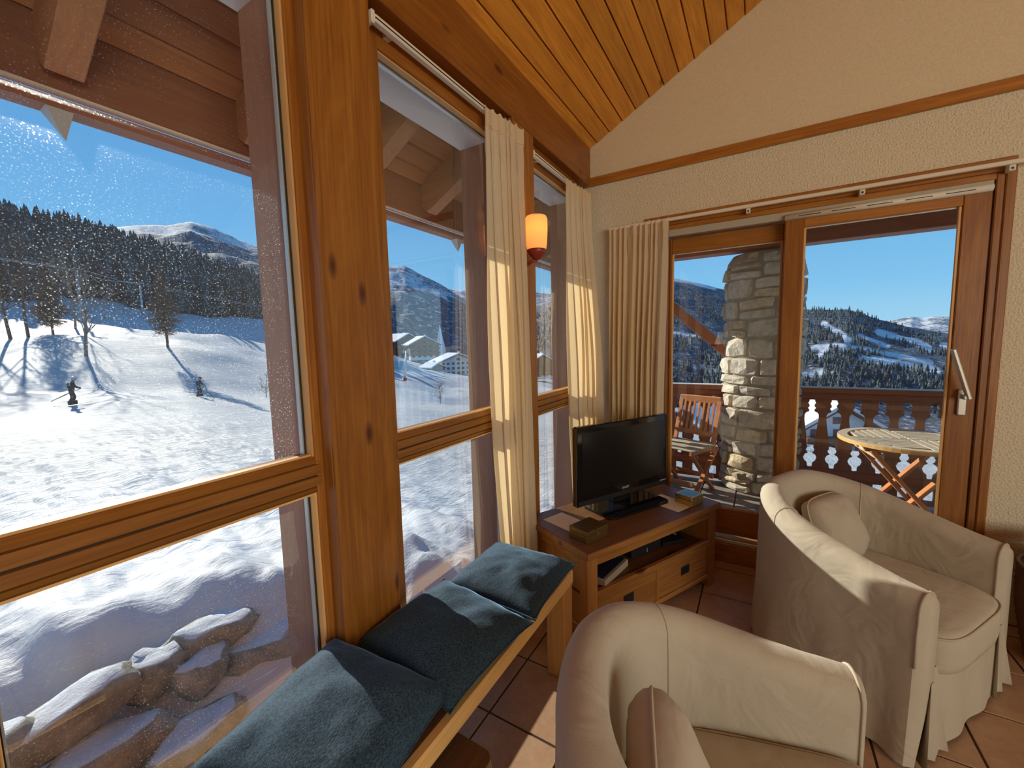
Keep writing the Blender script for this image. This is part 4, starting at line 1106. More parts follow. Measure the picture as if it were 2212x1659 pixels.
# ---- round slatted garden table
TX, TY, TR_, TZ_ = 0.915, 3.875, 0.392, 0.755
tbl = empty('garden_table', 'round slatted teak garden table with crossed legs on the balcony', 'table', (TX, TY, BALZ), math.radians(8))
def ring(r0, r1, z0, z1, n=56):
    bm = bmesh.new(); R_ = []
    for r, zz in ((r0, z0), (r1, z0), (r1, z1), (r0, z1)): R_.append([bm.verts.new((r * math.cos(2 * PI * k / n), r * math.sin(2 * PI * k / n), zz)) for k in range(n)])
    for a in range(4):
        b = (a + 1) % 4
        for k in range(n): bm.faces.new((R_[a][k], R_[a][(k + 1) % n], R_[b][(k + 1) % n], R_[b][k]))
    return bm
from_bm('rim', ring(TR_ - 0.055, TR_, TZ_ - 0.026, TZ_), M['teak_grey'], tbl)
from_bm('rim_edge', ring(TR_ + 0.0003, TR_ + 0.004, TZ_ - 0.028, TZ_ - 0.004), M['bench_edge'], tbl)
ri = TR_ - 0.056
for q in range(4):
    # quadrant slats: alternate direction, each slat its own piece
    for k in range(7):
        a = 0.006 + k * 0.048; b = a + 0.040
        L0 = 0.006; L1 = math.sqrt(max(0.0, ri * ri - b * b)) - 0.001
        if L1 < 0.04: continue
        sx, sy = ((1, 1), (-1, 1), (-1, -1), (1, -1))[q]
        if q % 2 == 0: box('slat', sx * L0, sx * L1, sy * a, sy * b, TZ_ - 0.022, TZ_ - 0.002, M['teak_grey'], tbl, 0.001)
        else: box('slat', sx * a, sx * b, sy * L0, sy * L1, TZ_ - 0.022, TZ_ - 0.002, M['teak_grey'], tbl, 0.001)
for y in (-0.17, 0.17):
    box('apron', -0.30, 0.30, y - 0.012, y + 0.012, TZ_ - 0.070, TZ_ - 0.028, M['teak'], tbl, 0.002)
for y, s in ((-0.200, 1), (0.145, 1), (-0.145, -1), (0.200, -1)):
    beam('leg', (s * -0.27, y, TZ_ - 0.055), (s * 0.29, y, 0.0), 0.024, 0.048, M['teak_z'], tbl, up=(0, 1, 0), bev=0.002)
for x, z_ in ((0.235, 0.10), (-0.235, 0.10), (-0.22, TZ_ - 0.10)):
    box('stretcher', x - 0.02, x + 0.02, -0.21, 0.21, z_ - 0.018, z_ + 0.018, M['teak_grey'], tbl, 0.002)

# ================================================================== THE LAND OUTSIDE
AZ = [-180, -140, -110, -95, -85, -78, -70, -62, -54, -46, -40, -33, -27, -15, 0, 15, 40, 90, 180]
RR = [0.8, 1.9, 2.45, 2.75, 3.3, 6, 12, 25, 40, 55, 75, 112, 160, 200, 240, 330, 700]
_w1 = [-0.95, -0.80, -0.55, -0.42, -0.06, -0.45, -0.95, -1.6, -2.0, -1.0, 3.4]
ZT = {
    -180: [-1.0, -0.9, -0.6, -0.4, -0.3, -0.5, -0.8, -1, -1, 0, 2, 6, 12, 18, 24, 30, 30],
    -140: [-1.0, -0.9, -0.6, -0.4, -0.2, -0.4, -0.8, -1.2, -1.2, 0, 3, 10, 20, 30, 38, 44, 40],
    -110: [-1.0, -0.9, -0.6, -0.35, -0.1, -0.35, -0.8, -1.4, -1.6, 0.0, 4, 9, 18, 32, 48, 56, 45],
    -95: [-1.0, -0.9, -0.6, -0.40, -0.06, -0.42, -0.9, -1.5, -1.8, 0.0, 3.6, 8.6, 18, 31, 47, 55, 45],
    -85: _w1[:10] + [3.0, 8.0, 17, 30, 46, 54, 40],
    -78: _w1[:8] + [-2.05, -1.2, 2.8, 7.4, 15.6, 28, 43.5, 51, 38],
    -70: [-0.95, -0.80, -0.58, -0.46, -0.13, -0.55, -1.15, -2.0, -2.75, -2.6, 1.6, 5.0, 12.8, 24, 37, 43, 30],
    -62: [-0.95, -0.80, -0.62, -0.50, -0.18, -0.65, -1.40, -2.5, -3.6, -4.0, -1.6, 2.4, 10.6, 18.5, 27, 31, 20],
    -54: [-0.95, -0.80, -0.66, -0.52, -0.22, -0.75, -1.65, -2.9, -4.4, -5.4, -4.8, -2.4, 2.6, 7.5, 11, 8, 0],
    -46: [-0.95, -0.80, -0.62, -0.42, -0.24, -0.80, -1.95, -3.2, -4.9, -6.2, -6.6, -7.4, -6.4, -5.6, -5.2, -9, -30],
    -40: [-0.95, -0.85, -0.66, -0.46, -0.30, -0.90, -2.15, -3.6, -5.5, -7.0, -8.6, -10.2, -9.6, -11.5, -14.2, -22, -60],
    -33: [-1.0, -0.9, -0.75, -0.55, -0.42, -1.05, -2.4, -4.0, -6.0, -7.8, -10.0, -12.2, -13.0, -15.5, -17.0, -30, -90],
    -27: [-1.1, -1.0, -0.9, -0.7, -0.6, -1.2, -2.6, -4.4, -6.4, -8.2, -10.6, -13.5, -15.0, -16.5, -18, -35, -110],
    -15: [-1.3, -1.3, -1.3, -1.3, -1.4, -1.9, -3.2, -5.4, -7.6, -9.6, -12.5, -18, -27, -36, -46, -70, -150],
    0: [-1.5, -1.6, -1.7, -1.8, -1.9, -2.4, -3.6, -6, -8.6, -11, -15, -24, -36, -46, -57, -80, -160],
    15: [-1.5, -1.6, -1.7, -1.8, -1.9, -2.4, -3.4, -5.6, -8.0, -10.5, -15, -24, -36, -46, -57, -80, -160],
    40: [-1.5, -1.6, -1.7, -1.8, -1.9, -2.3, -3.0, -4.8, -7, -9, -13, -20, -30, -40, -50, -70, -140],
    90: [-1.3, -1.3, -1.3, -1.3, -1.3, -1.6, -2, -3, -4, -5, -7, -10, -16, -22, -30, -40, -80],
    180: [-1.0, -0.9, -0.6, -0.4, -0.3, -0.5, -0.8, -1, -1, 0, 2, 6, 12, 18, 24, 30, 30],
}
import bisect
LR = [math.log(r) for r in RR]
def row_z(row, R):
    x = math.log(max(R, 0.8))
    if x >= LR[-1]: return row[-1]
    i = max(0, bisect.bisect_right(LR, x) - 1); i = min(i, len(LR) - 2)
    t = (x - LR[i]) / (LR[i + 1] - LR[i])
    # monotone-ish cubic for a smoother slope
    p0 = row[max(i - 1, 0)]; p1 = row[i]; p2 = row[i + 1]; p3 = row[min(i + 2, len(row) - 1)]
    h1 = LR[i + 1] - LR[i]; m1 = (p2 - p0) / (LR[i + 1] - LR[max(i - 1, 0)]) * h1; m2 = (p3 - p1) / (LR[min(i + 2, len(LR) - 1)] - LR[i]) * h1
    t2, t3 = t * t, t * t * t
    return (2 * t3 - 3 * t2 + 1) * p1 + (t3 - 2 * t2 + t) * m1 + (-2 * t3 + 3 * t2) * p2 + (t3 - t2) * m2
def base_z(az, R):
    while az > 180: az -= 360
    while az < -180: az += 360
    i = max(0, min(len(AZ) - 2, bisect.bisect_right(AZ, az) - 1))
    t = smooth01((az - AZ[i]) / (AZ[i + 1] - AZ[i])) * 0.5 + 0.5 * (az - AZ[i]) / (AZ[i + 1] - AZ[i])
    return lerp(row_z(ZT[AZ[i]], R), row_z(ZT[AZ[i + 1]], R), t)
def ground_z(x, y, detail=True):
    R = math.hypot(x, y); az = math.degrees(math.atan2(x, y)); z = base_z(az, R)
    if detail:
        n1 = fbm((x * 0.055, y * 0.055, 1.3), 3) * min(1.5, R * 0.016)
        z += n1 * (1 if R > 30 else R / 30)
        if R < 40:
            near = smooth01((R - 2.4) / 0.9) * (1 - smooth01((R - 14) / 26))
            z += near * (0.10 * fbm((x * 0.9, y * 1.9, 4.0), 4) + 0.075 * abs(noise.noise((x * 2.2, y * 3.0, 9.0))) + 0.03 * abs(noise.noise((x * 5.2, y * 6.4, 3.0))))
            if R < 3.4: z += 0.045 * fbm((x * 2.2, y * 2.2, 2.0), 3)
        if 20 < R < 110:                        # groomed ridges and track banks crossing the run
            q = (x * 0.25 + y) * 0.10
            z += 0.16 * fbm((x * 0.10, y * 0.035, 7.0), 3) + 0.07 * fbm((x * 0.45, y * 0.12, 3.0), 2)
    if -1.45 < x < 3.6 and -7 < y < 5.3: z = min(z, -0.75)
    return z
azs = []
a = -180.0
while a < 180:
    azs.append(a); a += 0.42 if -112 <= a < 22 else 3.0
Rs = []
r = 0.8
while r < 720: Rs.append(r); r *= 1.024
v, f = [], []
for R in Rs:
    for a in azs:
        x, y = R * math.sin(math.radians(a)), R * math.cos(math.radians(a)); v.append((x, y, ground_z(x, y)))
n = len(azs)
for j in range(len(Rs) - 1):
    for i in range(n):
        i2 = (i + 1) % n; f.append((j * n + i2, j * n + i, (j + 1) * n + i, (j + 1) * n + i2))
gnd = from_py('snow_terrain', v, f, M['snow'], None, True)
prop(gnd, 'snow-covered ski slope and hillside outside the windows', 'snow slope', kind='structure')

def at_dir(az, R, z=None):
    x, y = R * math.sin(math.radians(az)), R * math.cos(math.radians(az))
    return Vector((x, y, ground_z(x, y) if z is None else z))

# ---- mountains
def mountain(label, ridge, Rr, Rf, Rb, zf, zb, m, rough=0.12, step=0.25, seed=0, nj=46, pistes=None, name='mountain'):
    az0, az1 = ridge[0][0], ridge[-1][0]; xs = [p[0] for p in ridge]; ys = [p[1] for p in ridge]
    na = int((az1 - az0) / step) + 1; v = []; f = []; att = []
    for j in range(nj):
        t = j / (nj - 1)
        for i in range(na):
            az = lerp(az0, az1, i / (na - 1)); rt = interp(az, xs, ys)
            if t <= 0.72:
                q = t / 0.72; R = lerp(Rf, Rr, q); zr = 1.45 + rt * Rr
                z = lerp(zf, zr, q ** 1.12)
            else:
                q = (t - 0.72) / 0.28; R = lerp(Rr, Rb, q); z = lerp(1.45 + rt * Rr, zb, q ** 0.9)
            x, y = R * math.sin(math.radians(az)), R * math.cos(math.radians(az))
            k = 6.5 / Rr
            h = (1 - abs(noise.noise((x * k + seed, y * k, 0.3)))) - 0.72
            h += 0.5 * ((1 - abs(noise.noise((x * k * 2.3, y * k * 2.3 + seed, 0.7)))) - 0.7) + 0.30 * noise.noise((x * k * 5, y * k * 5, seed)) + 0.16 * noise.noise((x * k * 11, y * k * 11, seed))
            prof = math.sin(PI * min(1, t / 0.72)) if t < 0.72 else 0.35 * (1 - (t - 0.72) / 0.28)
            amp = rough * Rr * (0.10 + 0.55 * max(0, prof)) * 0.55
            z += h * amp
            if pistes is not None:
                ratio = (z - 1.45) / R; on = 0.0
                for path, wd in pistes:
                    for (a0, r0), (a1, r1) in zip(path[:-1], path[1:]):
                        dx, dy = a1 - a0, (r1 - r0) * 57.3; px, py = az - a0, (ratio - r0) * 57.3
                        tt = max(0, min(1, (px * dx + py * dy) / (dx * dx + dy * dy + 1e-9)))
                        dd = math.hypot(px - tt * dx, py - tt * dy)
                        w_ = wd * (0.75 + 0.6 * noise.noise((x * 0.02, y * 0.02, z * 0.02)))
                        on = max(on, 1 - smooth01((dd - w_) / 0.10))
                att.append(on)
            v.append((x, y, z))
    for j in range(nj - 1):
        for i in range(na - 1): f.append((j * na + i + 1, j * na + i, (j + 1) * na + i, (j + 1) * na + i + 1))
    o = from_py(name, v, f, m, None, True)
    if pistes is not None:
        at = o.data.attributes.new('piste', 'FLOAT', 'POINT'); at.data.foreach_set('value', att)
    prop(o, label, 'mountain', kind='structure')
    return o, v, att, na, nj
mm1 = mountain_mat('snowy_ridge', 430.0, 260.0, 0.006)
mm2 = mountain_mat('wooded_peak', 215.0, 330.0, 0.0055)
mm3 = mountain_mat('high_snow', -900.0, 100.0, 0.003)
mm4 = mountain_mat('wooded_hill', 640.0, 240.0, 0.010, True)
mm5 = mountain_mat('wooded_piste_hill', 500.0, 100.0, 0.012, True)
mountain('rocky snow ridge rising behind the spruce wood', [(-100, 0.22), (-85, 0.20), (-76, 0.205), (-72.2, 0.2266), (-70, 0.230), (-67.9, 0.2442), (-66, 0.238), (-64, 0.222), (-62.2, 0.211), (-58, 0.195), (-52, 0.15)], 2300, 700, 3200, 40, 300, mm1, 0.06, 0.25, 2.0)
mountain('steep snow peak with a wooded flank beyond the chalets', [(-60, 0.17), (-55, 0.165), (-50, 0.178), (-47.0, 0.1852), (-45.1, 0.1855), (-43, 0.166), (-40.6, 0.1456), (-38, 0.116), (-35, 0.075), (-31, 0.02), (-28, -0.05)], 2100, 800, 3000, -110, 100, mm2, 0.05, 0.2, 5.0)
mountain('far snowy range seen between the window frames', [(-46, 0.14), (-41, 0.138), (-39, 0.133), (-37.6, 0.1313), (-35, 0.12), (-32, 0.126), (-29, 0.127), (-27.5, 0.1222), (-24, 0.112), (-18, 0.10), (-12, 0.08)], 4800, 1500, 6500, -250, 100, mm3, 0.05, 0.2, 9.0)
o4, v4, a4, na4, nj4 = mountain('wooded mountainside with a snowy top behind the stone pillar', [(-32, 0.06), (-27, 0.09), (-22, 0.118), (-16, 0.145), (-12, 0.146), (-9.8, 0.1371), (-7, 0.1225), (-4.2, 0.1045), (-1, 0.080), (2, 0.055), (5, 0.03), (8, 0.0)], 2300, 420, 3000, -150, -50, mm4, 0.03, 0.12, 14.0,
    nj=90, pistes=[([(-10.5, 0.138), (-7.8, 0.127), (-5.0, 0.110)], 0.34), ([(-11.5, 0.018), (-8.5, 0.012), (-6.5, 0.004)], 0.10), ([(-7.2, -0.062), (-5.0, -0.055)], 0.12)])
o5, v5, a5, na5, nj5 = mountain('wooded hill with white ski runs across the valley', [(-6, 0.035), (-2, 0.045), (1, 0.052), (4.2, 0.0532), (6.2, 0.0505), (7.9, 0.0489), (9.0, 0.040), (10.5, 0.0274), (12.5, 0.014), (15.5, -0.0005), (19, -0.015), (26, -0.03), (36, -0.05)], 1700, 330, 2300, -115, -160, mm5, 0.03, 0.10, 21.0,
    nj=120, pistes=[([(5.9, 0.0245), (6.7, 0.012), (7.6, 0.000), (8.1, -0.010)], 0.30), ([(5.2, -0.022), (6.3, -0.019), (6.0, -0.032), (5.6, -0.040)], 0.26), ([(7.0, -0.018), (9.5, -0.025), (12.0, -0.037), (14.5, -0.050)], 0.22),
                 ([(8.9, -0.001), (10.2, -0.011), (11.3, -0.022)], 0.16), ([(10.4, 0.005), (11.8, -0.004), (13.6, -0.016), (14.4, -0.027)], 0.30), ([(9.4, -0.045), (11.6, -0.050), (14.8, -0.062)], 0.36), ([(4.4, -0.073), (6.0, -0.070)], 0.3), ([(15.2, -0.020), (19, -0.04)], 0.3)])
mountain('distant white peaks on the skyline across the valley', [(2, 0.0), (7, 0.012), (9.5, 0.020), (11.0, 0.024), (12.2, 0.0285), (12.9, 0.0306), (13.6, 0.027), (14.4, 0.029), (15.5, 0.0275), (17, 0.022), (22, 0.01), (30, -0.01)], 9000, 5500, 11000, -400, -300, mm3, 0.035, 0.12, 31.0)

# ---- conifers
def conifer_mesh(name, h, r, layers, sides, seed, m):
    rn = random.Random(seed); v, f = [], []
    for l in range(layers):
        t = l / layers; z0 = h * (0.06 + 0.94 * t) ; z1 = h * min(1.0, 0.06 + 0.94 * (t + 1.75 / layers)); rr = r * (1 - t) ** 0.85 + r * 0.05
        b = len(v); a0 = rn.uniform(0, 6)
        for k in range(sides):
            q = rr * (1.12 if k % 2 == 0 else 0.72) * rn.uniform(0.85, 1.15); a = a0 + 2 * PI * k / sides
            v.append((q * math.cos(a), q * math.sin(a), z0 - (0.05 * h * (1 - t) if k % 2 == 0 else 0) * rn.uniform(0.4, 1.2)))
        v.append((rn.uniform(-.05, .05) * r, rn.uniform(-.05, .05) * r, z1)); tip = len(v) - 1
        for k in range(sides): f.append((b + k, b + (k + 1) % sides, tip))
    return v, f
con_me = []
for i, (h, r, ly) in enumerate(((14, 2.3, 9), (12, 2.2, 8), (16.5, 2.4, 10), (10, 2.0, 7))):
    v, f = conifer_mesh('conifer', h, r, ly, 12, i, None)
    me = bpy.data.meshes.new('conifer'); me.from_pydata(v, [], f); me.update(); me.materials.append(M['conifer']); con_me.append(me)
rt = random.Random(5)
spots = []
for k in range(26000):
    az = rt.uniform(-92, -53); R = math.sqrt(rt.uniform(120 ** 2, 345 ** 2))
    edge = interp(az, [-92, -82, -78.5, -77.0, -73, -68, -62.3, -58, -53], [135, 142, 152, 166, 160, 163, 168, 176, 190])
    if R < edge + 2.5 * noise.noise((az * 0.5, 0, 0)): continue
    x, y = R * math.sin(math.radians(az)), R * math.cos(math.radians(az))
    spots.append((R - edge, R, x, y))
    if len(spots) > 6500: break
spots.sort(key=lambda s: s[0] + 0.12 * s[1])
taken = {}; keep = []
for s in spots:
    kx, ky = int(s[2] / 2.6), int(s[3] / 2.6)
    if (kx, ky) in taken: continue
    taken[(kx, ky)] = 1; keep.append(s)
front, rest, cells = [], [], {}
for s in keep:
    if len(front) < 290:
        kx, ky = int(s[2] // 3.6), int(s[3] // 3.6)
        if all(math.hypot(s[2] - q[2], s[3] - q[3]) > 4.1 for a_ in (-2, -1, 0, 1, 2) for b_ in (-2, -1, 0, 1, 2) for q in cells.get((kx + a_, ky + b_), ())):
            cells.setdefault((kx, ky), []).append(s); front.append(s); continue
    rest.append(s)
for i, s in enumerate(front):
    o = bpy.data.objects.new('spruce', rt.choice(con_me)); link(o)
    o.location = (s[2], s[3], ground_z(s[2], s[3]) - 0.3); q = rt.uniform(0.62, 1.05); o.scale = (q, q, q * rt.uniform(0.9, 1.15)); o.rotation_euler = (0, 0, rt.uniform(0, 6))
    prop(o, 'snow-dusted spruce in the wood above the ski slope', 'tree', 'spruces in the wood above the slope')
def tree_mass(name, label, pts, protos, m, cat='forest'):
    v, f = [], []
    for (x, y, z, s, p) in pts:
        pv, pf = protos[p]; b = len(v); c_, s_ = math.cos(x * 7), math.sin(x * 7)
        for q in pv: v.append((x + (q[0] * c_ - q[1] * s_) * s, y + (q[0] * s_ + q[1] * c_) * s, z + q[2] * s))
        for q in pf: f.append(tuple(b + i for i in q))
    o = from_py(name, v, f, m); prop(o, label, cat, kind='stuff'); return o
protos = [conifer_mesh('c', 14, 2.3, 6, 8, 50 + i, None) for i in range(3)]
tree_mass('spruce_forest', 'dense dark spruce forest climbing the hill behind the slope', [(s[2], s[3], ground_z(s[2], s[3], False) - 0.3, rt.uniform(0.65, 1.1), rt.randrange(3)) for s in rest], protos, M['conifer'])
# woods across the valley (too many to count)
far_protos = [conifer_mesh('c', 15, 2.6, 3, 6, 80 + i, None) for i in range(3)]
def scatter_hill(vv, att, na, nj, count, dmin, dmax, seed):
    rq = random.Random(seed); out = []
    tries = 0
    while len(out) < count and tries < count * 12:
        tries += 1
        i = rq.randrange(na - 1); j = int((nj - 1) * 0.72 * rq.random() ** 1.6)
        k = j * na + i; k2 = min(k + na, len(vv) - 1)
        if max(att[k], att[k + 1], att[k2]) > 0.15: continue
        p, q, r_ = vv[k], vv[k + 1], vv[k2]; s, t = rq.random(), rq.random()
        if s + t > 1: s, t = 1 - s, 1 - t
        x = p[0] + (q[0] - p[0]) * s + (r_[0] - p[0]) * t; y = p[1] + (q[1] - p[1]) * s + (r_[1] - p[1]) * t; z = p[2] + (q[2] - p[2]) * s + (r_[2] - p[2]) * t
        R = math.hypot(x, y)
        if not dmin < R < dmax: continue
        if noise.noise((x * 0.006, y * 0.006, 2.2)) < -0.28: continue
        out.append((x, y, z - 1.0, rq.uniform(0.55, 1.15) * (0.8 if R < 600 else 1.0), rq.randrange(3)))
    return out
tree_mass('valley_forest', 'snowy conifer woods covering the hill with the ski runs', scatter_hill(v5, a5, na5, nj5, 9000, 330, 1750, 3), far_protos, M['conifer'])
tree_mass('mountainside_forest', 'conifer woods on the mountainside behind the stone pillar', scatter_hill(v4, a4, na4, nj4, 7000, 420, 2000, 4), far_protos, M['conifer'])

# ---- bare trees
def bare_tree(name, label, base, h, seed, m, spread=0.55, depth=4, lean=0.02, group=None, twig=0.012):
    rn = random.Random(seed); root = empty(name, label, 'tree', base, 0, group)
    tb_ = bmesh.new(); bb2 = bmesh.new()
    top = Vector((lean * h, 0, h))
    pts = [Vector((lean * h * t + 0.02 * h * math.sin(t * 5 + seed), 0.02 * h * math.cos(t * 4 + seed), h * t)) for t in (0, .2, .4, .6, .8, 1.0)]
    bm_tube(tb_, pts, [h * 0.015, h * 0.0125, h * 0.010, h * 0.007, h * 0.004, h * 0.0015], 6)
    def grow(p, d, L, r, lev):
        q = p + d * L; mid = p + d * L * 0.5 + Vector((rn.uniform(-1, 1), rn.uniform(-1, 1), rn.uniform(0, 1))) * L * 0.06
        bm_tube(bb2, [p, mid, q], [r, r * 0.75, r * 0.4], 3, False)
        if lev <= 0: return
        for _ in range(rn.choice((2, 3, 3))):
            nd = (d + Vector((rn.uniform(-1, 1), rn.uniform(-1, 1), rn.uniform(-0.3, 0.9))) * 0.75).normalized()
            grow(p + d * L * rn.uniform(0.45, 1.0), nd, L * rn.uniform(0.5, 0.75), max(r * 0.5, twig * 0.5), lev - 1)
    for k in range(24):
        t = rn.uniform(0.20, 0.97); i = min(4, int(t * 5)); p = pts[i].lerp(pts[i + 1], t * 5 - i)
        a = rn.uniform(0, 2 * PI); d = Vector((math.cos(a) * spread, math.sin(a) * spread, rn.uniform(0.25, 0.8))).normalized()
        grow(p, d, h * 0.26 * (1.15 - t * 0.7), h * 0.006 * (1.2 - t) + twig, depth - 1)
    from_bm('trunk', tb_, m, root, True); from_bm('branches', bb2, m, root)
    return root
def larch(label, base, h, seed, r=0.26, m=None):
    rn = random.Random(seed); root = empty('larch', label, 'tree', base, 0)
    t_ = bmesh.new(); b_ = bmesh.new()
    bm_tube(t_, [(0, 0, 0), (0.1, 0, h * 0.5), (0.0, 0.05, h)], [h * 0.015, h * 0.010, h * 0.002], 6)
    for k in range(520):
        t = 0.16 + 0.83 * rn.random(); a = rn.uniform(0, 2 * PI); L = h * r * (1.05 - t) * rn.uniform(0.6, 1.15) * (0.6 if t < 0.3 else 1)
        p = Vector((0, 0, h * t)); e = p + Vector((math.cos(a) * L, math.sin(a) * L, -0.06 * L)); mid = p.lerp(e, 0.5) + Vector((0, 0, 0.08 * L))
        bm_tube(b_, [p, mid, e], [0.03, 0.02, 0.008], 3, False)
        for s in range(7):
            q = p.lerp(e, rn.uniform(0.3, 1)); dv = Vector((rn.uniform(-1, 1), rn.uniform(-1, 1), rn.uniform(-0.9, 0.5))) * L * 0.30
            bm_tube(b_, [q, q + dv], [0.026, 0.012], 3, False)
    from_bm('trunk', t_, M['bark'], root, True); from_bm('twigs', b_, m or M['larch'], root)
    return root
def ground_at(az, R):
    p = at_dir(az, R); return (p.x, p.y, p.z - 0.1)
bare_tree('bare_tree', 'tall bare tree standing alone on the slope above the first skier', ground_at(-76.9, 68), 11.5, 4, M['bark_pale'])
larch('brown larch standing alone on the slope above the second skier', ground_at(-70.9, 76), 11.6, 6)
larch('brown larch at the edge of the wood, second from the frame', ground_at(-79.0, 84), 9.5, 9, 0.34)
bare_tree('bare_tree', 'bare tree in the group at the edge of the picture', ground_at(-81.6, 78), 12.5, 14, M['bark'])
bare_tree('bare_tree', 'slim bare tree between the edge of the picture and the brown larch', ground_at(-80.4, 80), 12.0, 15, M['bark'])
bare_tree('bare_tree', 'bare tree behind the tall lone tree, beside the lift pylon', ground_at(-77.6, 92), 12.0, 18, M['bark_pale'])
bare_tree('bush', 'bare bush on the slope beside the window post', ground_at(-62.2, 58), 3.2, 22, M['bark'], 0.9, 4)
bare_tree('bush', 'leafless bush on the snow below the white hotel', ground_at(-41.3, 60), 3.6, 25, M['bark_pale'], 0.9, 4)

# ---- chairlift
def pylon(label, az, R, h, rz=0.0):
    p = ground_at(az, R); e = empty('lift_pylon', label, 'pylon', p, rz)
    tube('mast', [(0, 0, 0), (0, 0, h)], [0.28, 0.18], M['steel'], e, 10)
    box('crossarm', -1.6, 1.6, -0.12, 0.12, h - 0.35, h - 0.1, M['steel'], e)
    for x in (-1.5, 1.5): box('pulley_row', x - 0.08, x + 0.08, -0.8, 0.8, h - 0.6, h - 0.36, M['iron'], e)
    return Vector(p) + Vector((0, 0, h - 0.3))
q1 = pylon('grey lift pylon at the foot of the wood behind the bare trees', -77.0, 112, 10.0)
q2 = pylon('grey lift pylon between the lone bare tree and the brown larch', -72.6, 142, 9.0)
pa = at_dir(-87, 95); pa.z += 11
pb = at_dir(-62.5, 150); pb.z += 6
for dx, w_ in ((-1.5, 'upper'), (1.5, 'lower')):
    off = Vector((0, dx, 0))
    c_ = tube('lift_cable', [pa + off, q1 + off, q1.lerp(q2, 0.5) + off - Vector((0, 0, 0.6)), q2 + off, pb + off], 0.045, M['steel'], None, 4)
    prop(c_, '%s steel cable of the chairlift crossing in front of the wood' % w_, 'cable')
for az, R, lb in ((-66.2, 105, 'chairlift chair hanging left of the other one, below the wood'), (-63.9, 90, 'chairlift chair hanging nearest the window post')):
    p = at_dir(az, R, 1.45 + (-0.004 if az < -65 else -0.036) * R + 0.0); e = empty('lift_chair', lb, 'chairlift chair', p, 0.6)
    tube('hanger', [(0, 0, 2.4), (0, 0.25, 1.2), (0, 0, 0)], 0.05, M['iron'], e, 5)
    box('seat', -0.9, 0.9, -0.25, 0.25, 0, 0.08, M['iron'], e); box('backrest', -0.9, 0.9, 0.22, 0.28, 0.08, 0.6, M['iron'], e)

# ---- drag-lift mast with red pad, seen through the middle window
p = at_dir(-45.9, 108); e = empty('lift_mast', 'leaning grey lift mast with a red pad at its foot', 'mast', (p.x, p.y, p.z - 0.2))
d_ = Vector((math.cos(math.radians(46)), math.sin(math.radians(46)), 0))
tube('mast', [(0, 0, 0), tuple(d_ * 0.85 + Vector((0, 0, 8.2)))], [0.30, 0.22], M['steel'], e, 10)
tube('pad', [(0, 0, 0.1), tuple(d_ * 0.13 + Vector((0, 0, 1.3)))], 0.52, M['pylon_red'], e, 10)
box('head_frame', d_.x * 0.85 - 0.9, d_.x * 0.85 + 0.9, d_.y * 0.85 - 0.2, d_.y * 0.85 + 0.2, 7.6, 8.3, M['steel'], e)

# ---- chalets
def chalet(label, az, R, w, d, h, roof_h, rz, wallm, base_h=0.0, floors=3, cols=5, z=None, over=1.1, balc=True):
    p = at_dir(az, R); 
    if z is not None: p.z = z
    e = empty('chalet', label, 'building', (p.x, p.y, p.z - 0.5), rz)
    # local: gable front faces -y
    prism('walls', [(-w / 2, 0), (w / 2, 0), (w / 2, h), (0, h + roof_h), (-w / 2, h)], 'y', -d / 2, d / 2, wallm, e)
    if base_h > 0:
        box('base', -w / 2 - 0.05, w / 2 + 0.05, -d / 2 - 0.05, d / 2 + 0.05, 0, base_h, M['wall_white'], e)
    sl = roof_h / (w / 2)
    for s in (-1, 1):
        ex = w / 2 + over
        rf = prism('roof', [(0, h + roof_h + 0.02), (s * ex, h - sl * over + 0.02), (s * ex, h - sl * over + 0.30), (0, h + roof_h + 0.30)], 'y', -d / 2 - over, d / 2 + over, M['bark'], e)
        prism('roof_snow', [(0, h + roof_h + 0.31), (s * (ex - 0.05), h - sl * over + 0.31), (s * (ex - 0.05), h - sl * over + 0.80), (0, h + roof_h + 0.85)], 'y', -d / 2 - over, d / 2 + over, M['roof_snow'], rf)
    fh = (h - base_h * 0.3) / floors
    for fl in range(floors):
        zz = base_h * 0.3 + fl * fh
        if balc and fl > 0:
            bk_ = box('balcony', -w / 2 - 0.3, w / 2 + 0.3, -d / 2 - 1.2, -d / 2 - 0.02, zz - 0.15, zz + 0.95, M['chalet'], e)
        for c in range(cols):
            xx = -w / 2 + (c + 0.5) * w / cols
            wn = box('window', xx - w / cols * 0.26, xx + w / cols * 0.26, -d / 2 - 0.08, -d / 2 - 0.005, zz + fh * 0.32, zz + fh * 0.85, M['window_dark'], e)
    for fl in range(floors):
        zz = base_h * 0.3 + fl * fh
        for s in (-1, 1):
            for c in range(3):
                yy = -d / 2 + (c + 0.5) * d / 3
                box('window', s * (w / 2 + 0.005), s * (w / 2 + 0.08), yy - 0.5, yy + 0.5, zz + fh * 0.32, zz + fh * 0.85, M['window_dark'], e)
    wn = box('gable_window', -0.9, 0.9, -d / 2 - 0.09, -d / 2 - 0.01, h + roof_h * 0.15, h + roof_h * 0.5, M['window_dark'], e)
    box('chimney', w * 0.15, w * 0.15 + 0.8, 0, 0.8, h + roof_h * 0.5, h + roof_h + 1.4, M['wall_white'], e)
    return e
def face(az, turn=0): return math.radians(-az + turn)
chalet('brown wooden chalet half cut off by the pine post', -46.2, 250, 17, 16, 9.5, 4.2, face(-46, 34), M['chalet'], 2.0, 3, 5, z=-5.0)
chalet('brown wooden chalet with a snowy gable above the lift mast', -43.5, 232, 16, 13, 8.2, 4.0, face(-43, 18), M['chalet'], 2.2, 3, 5, z=-5.6)
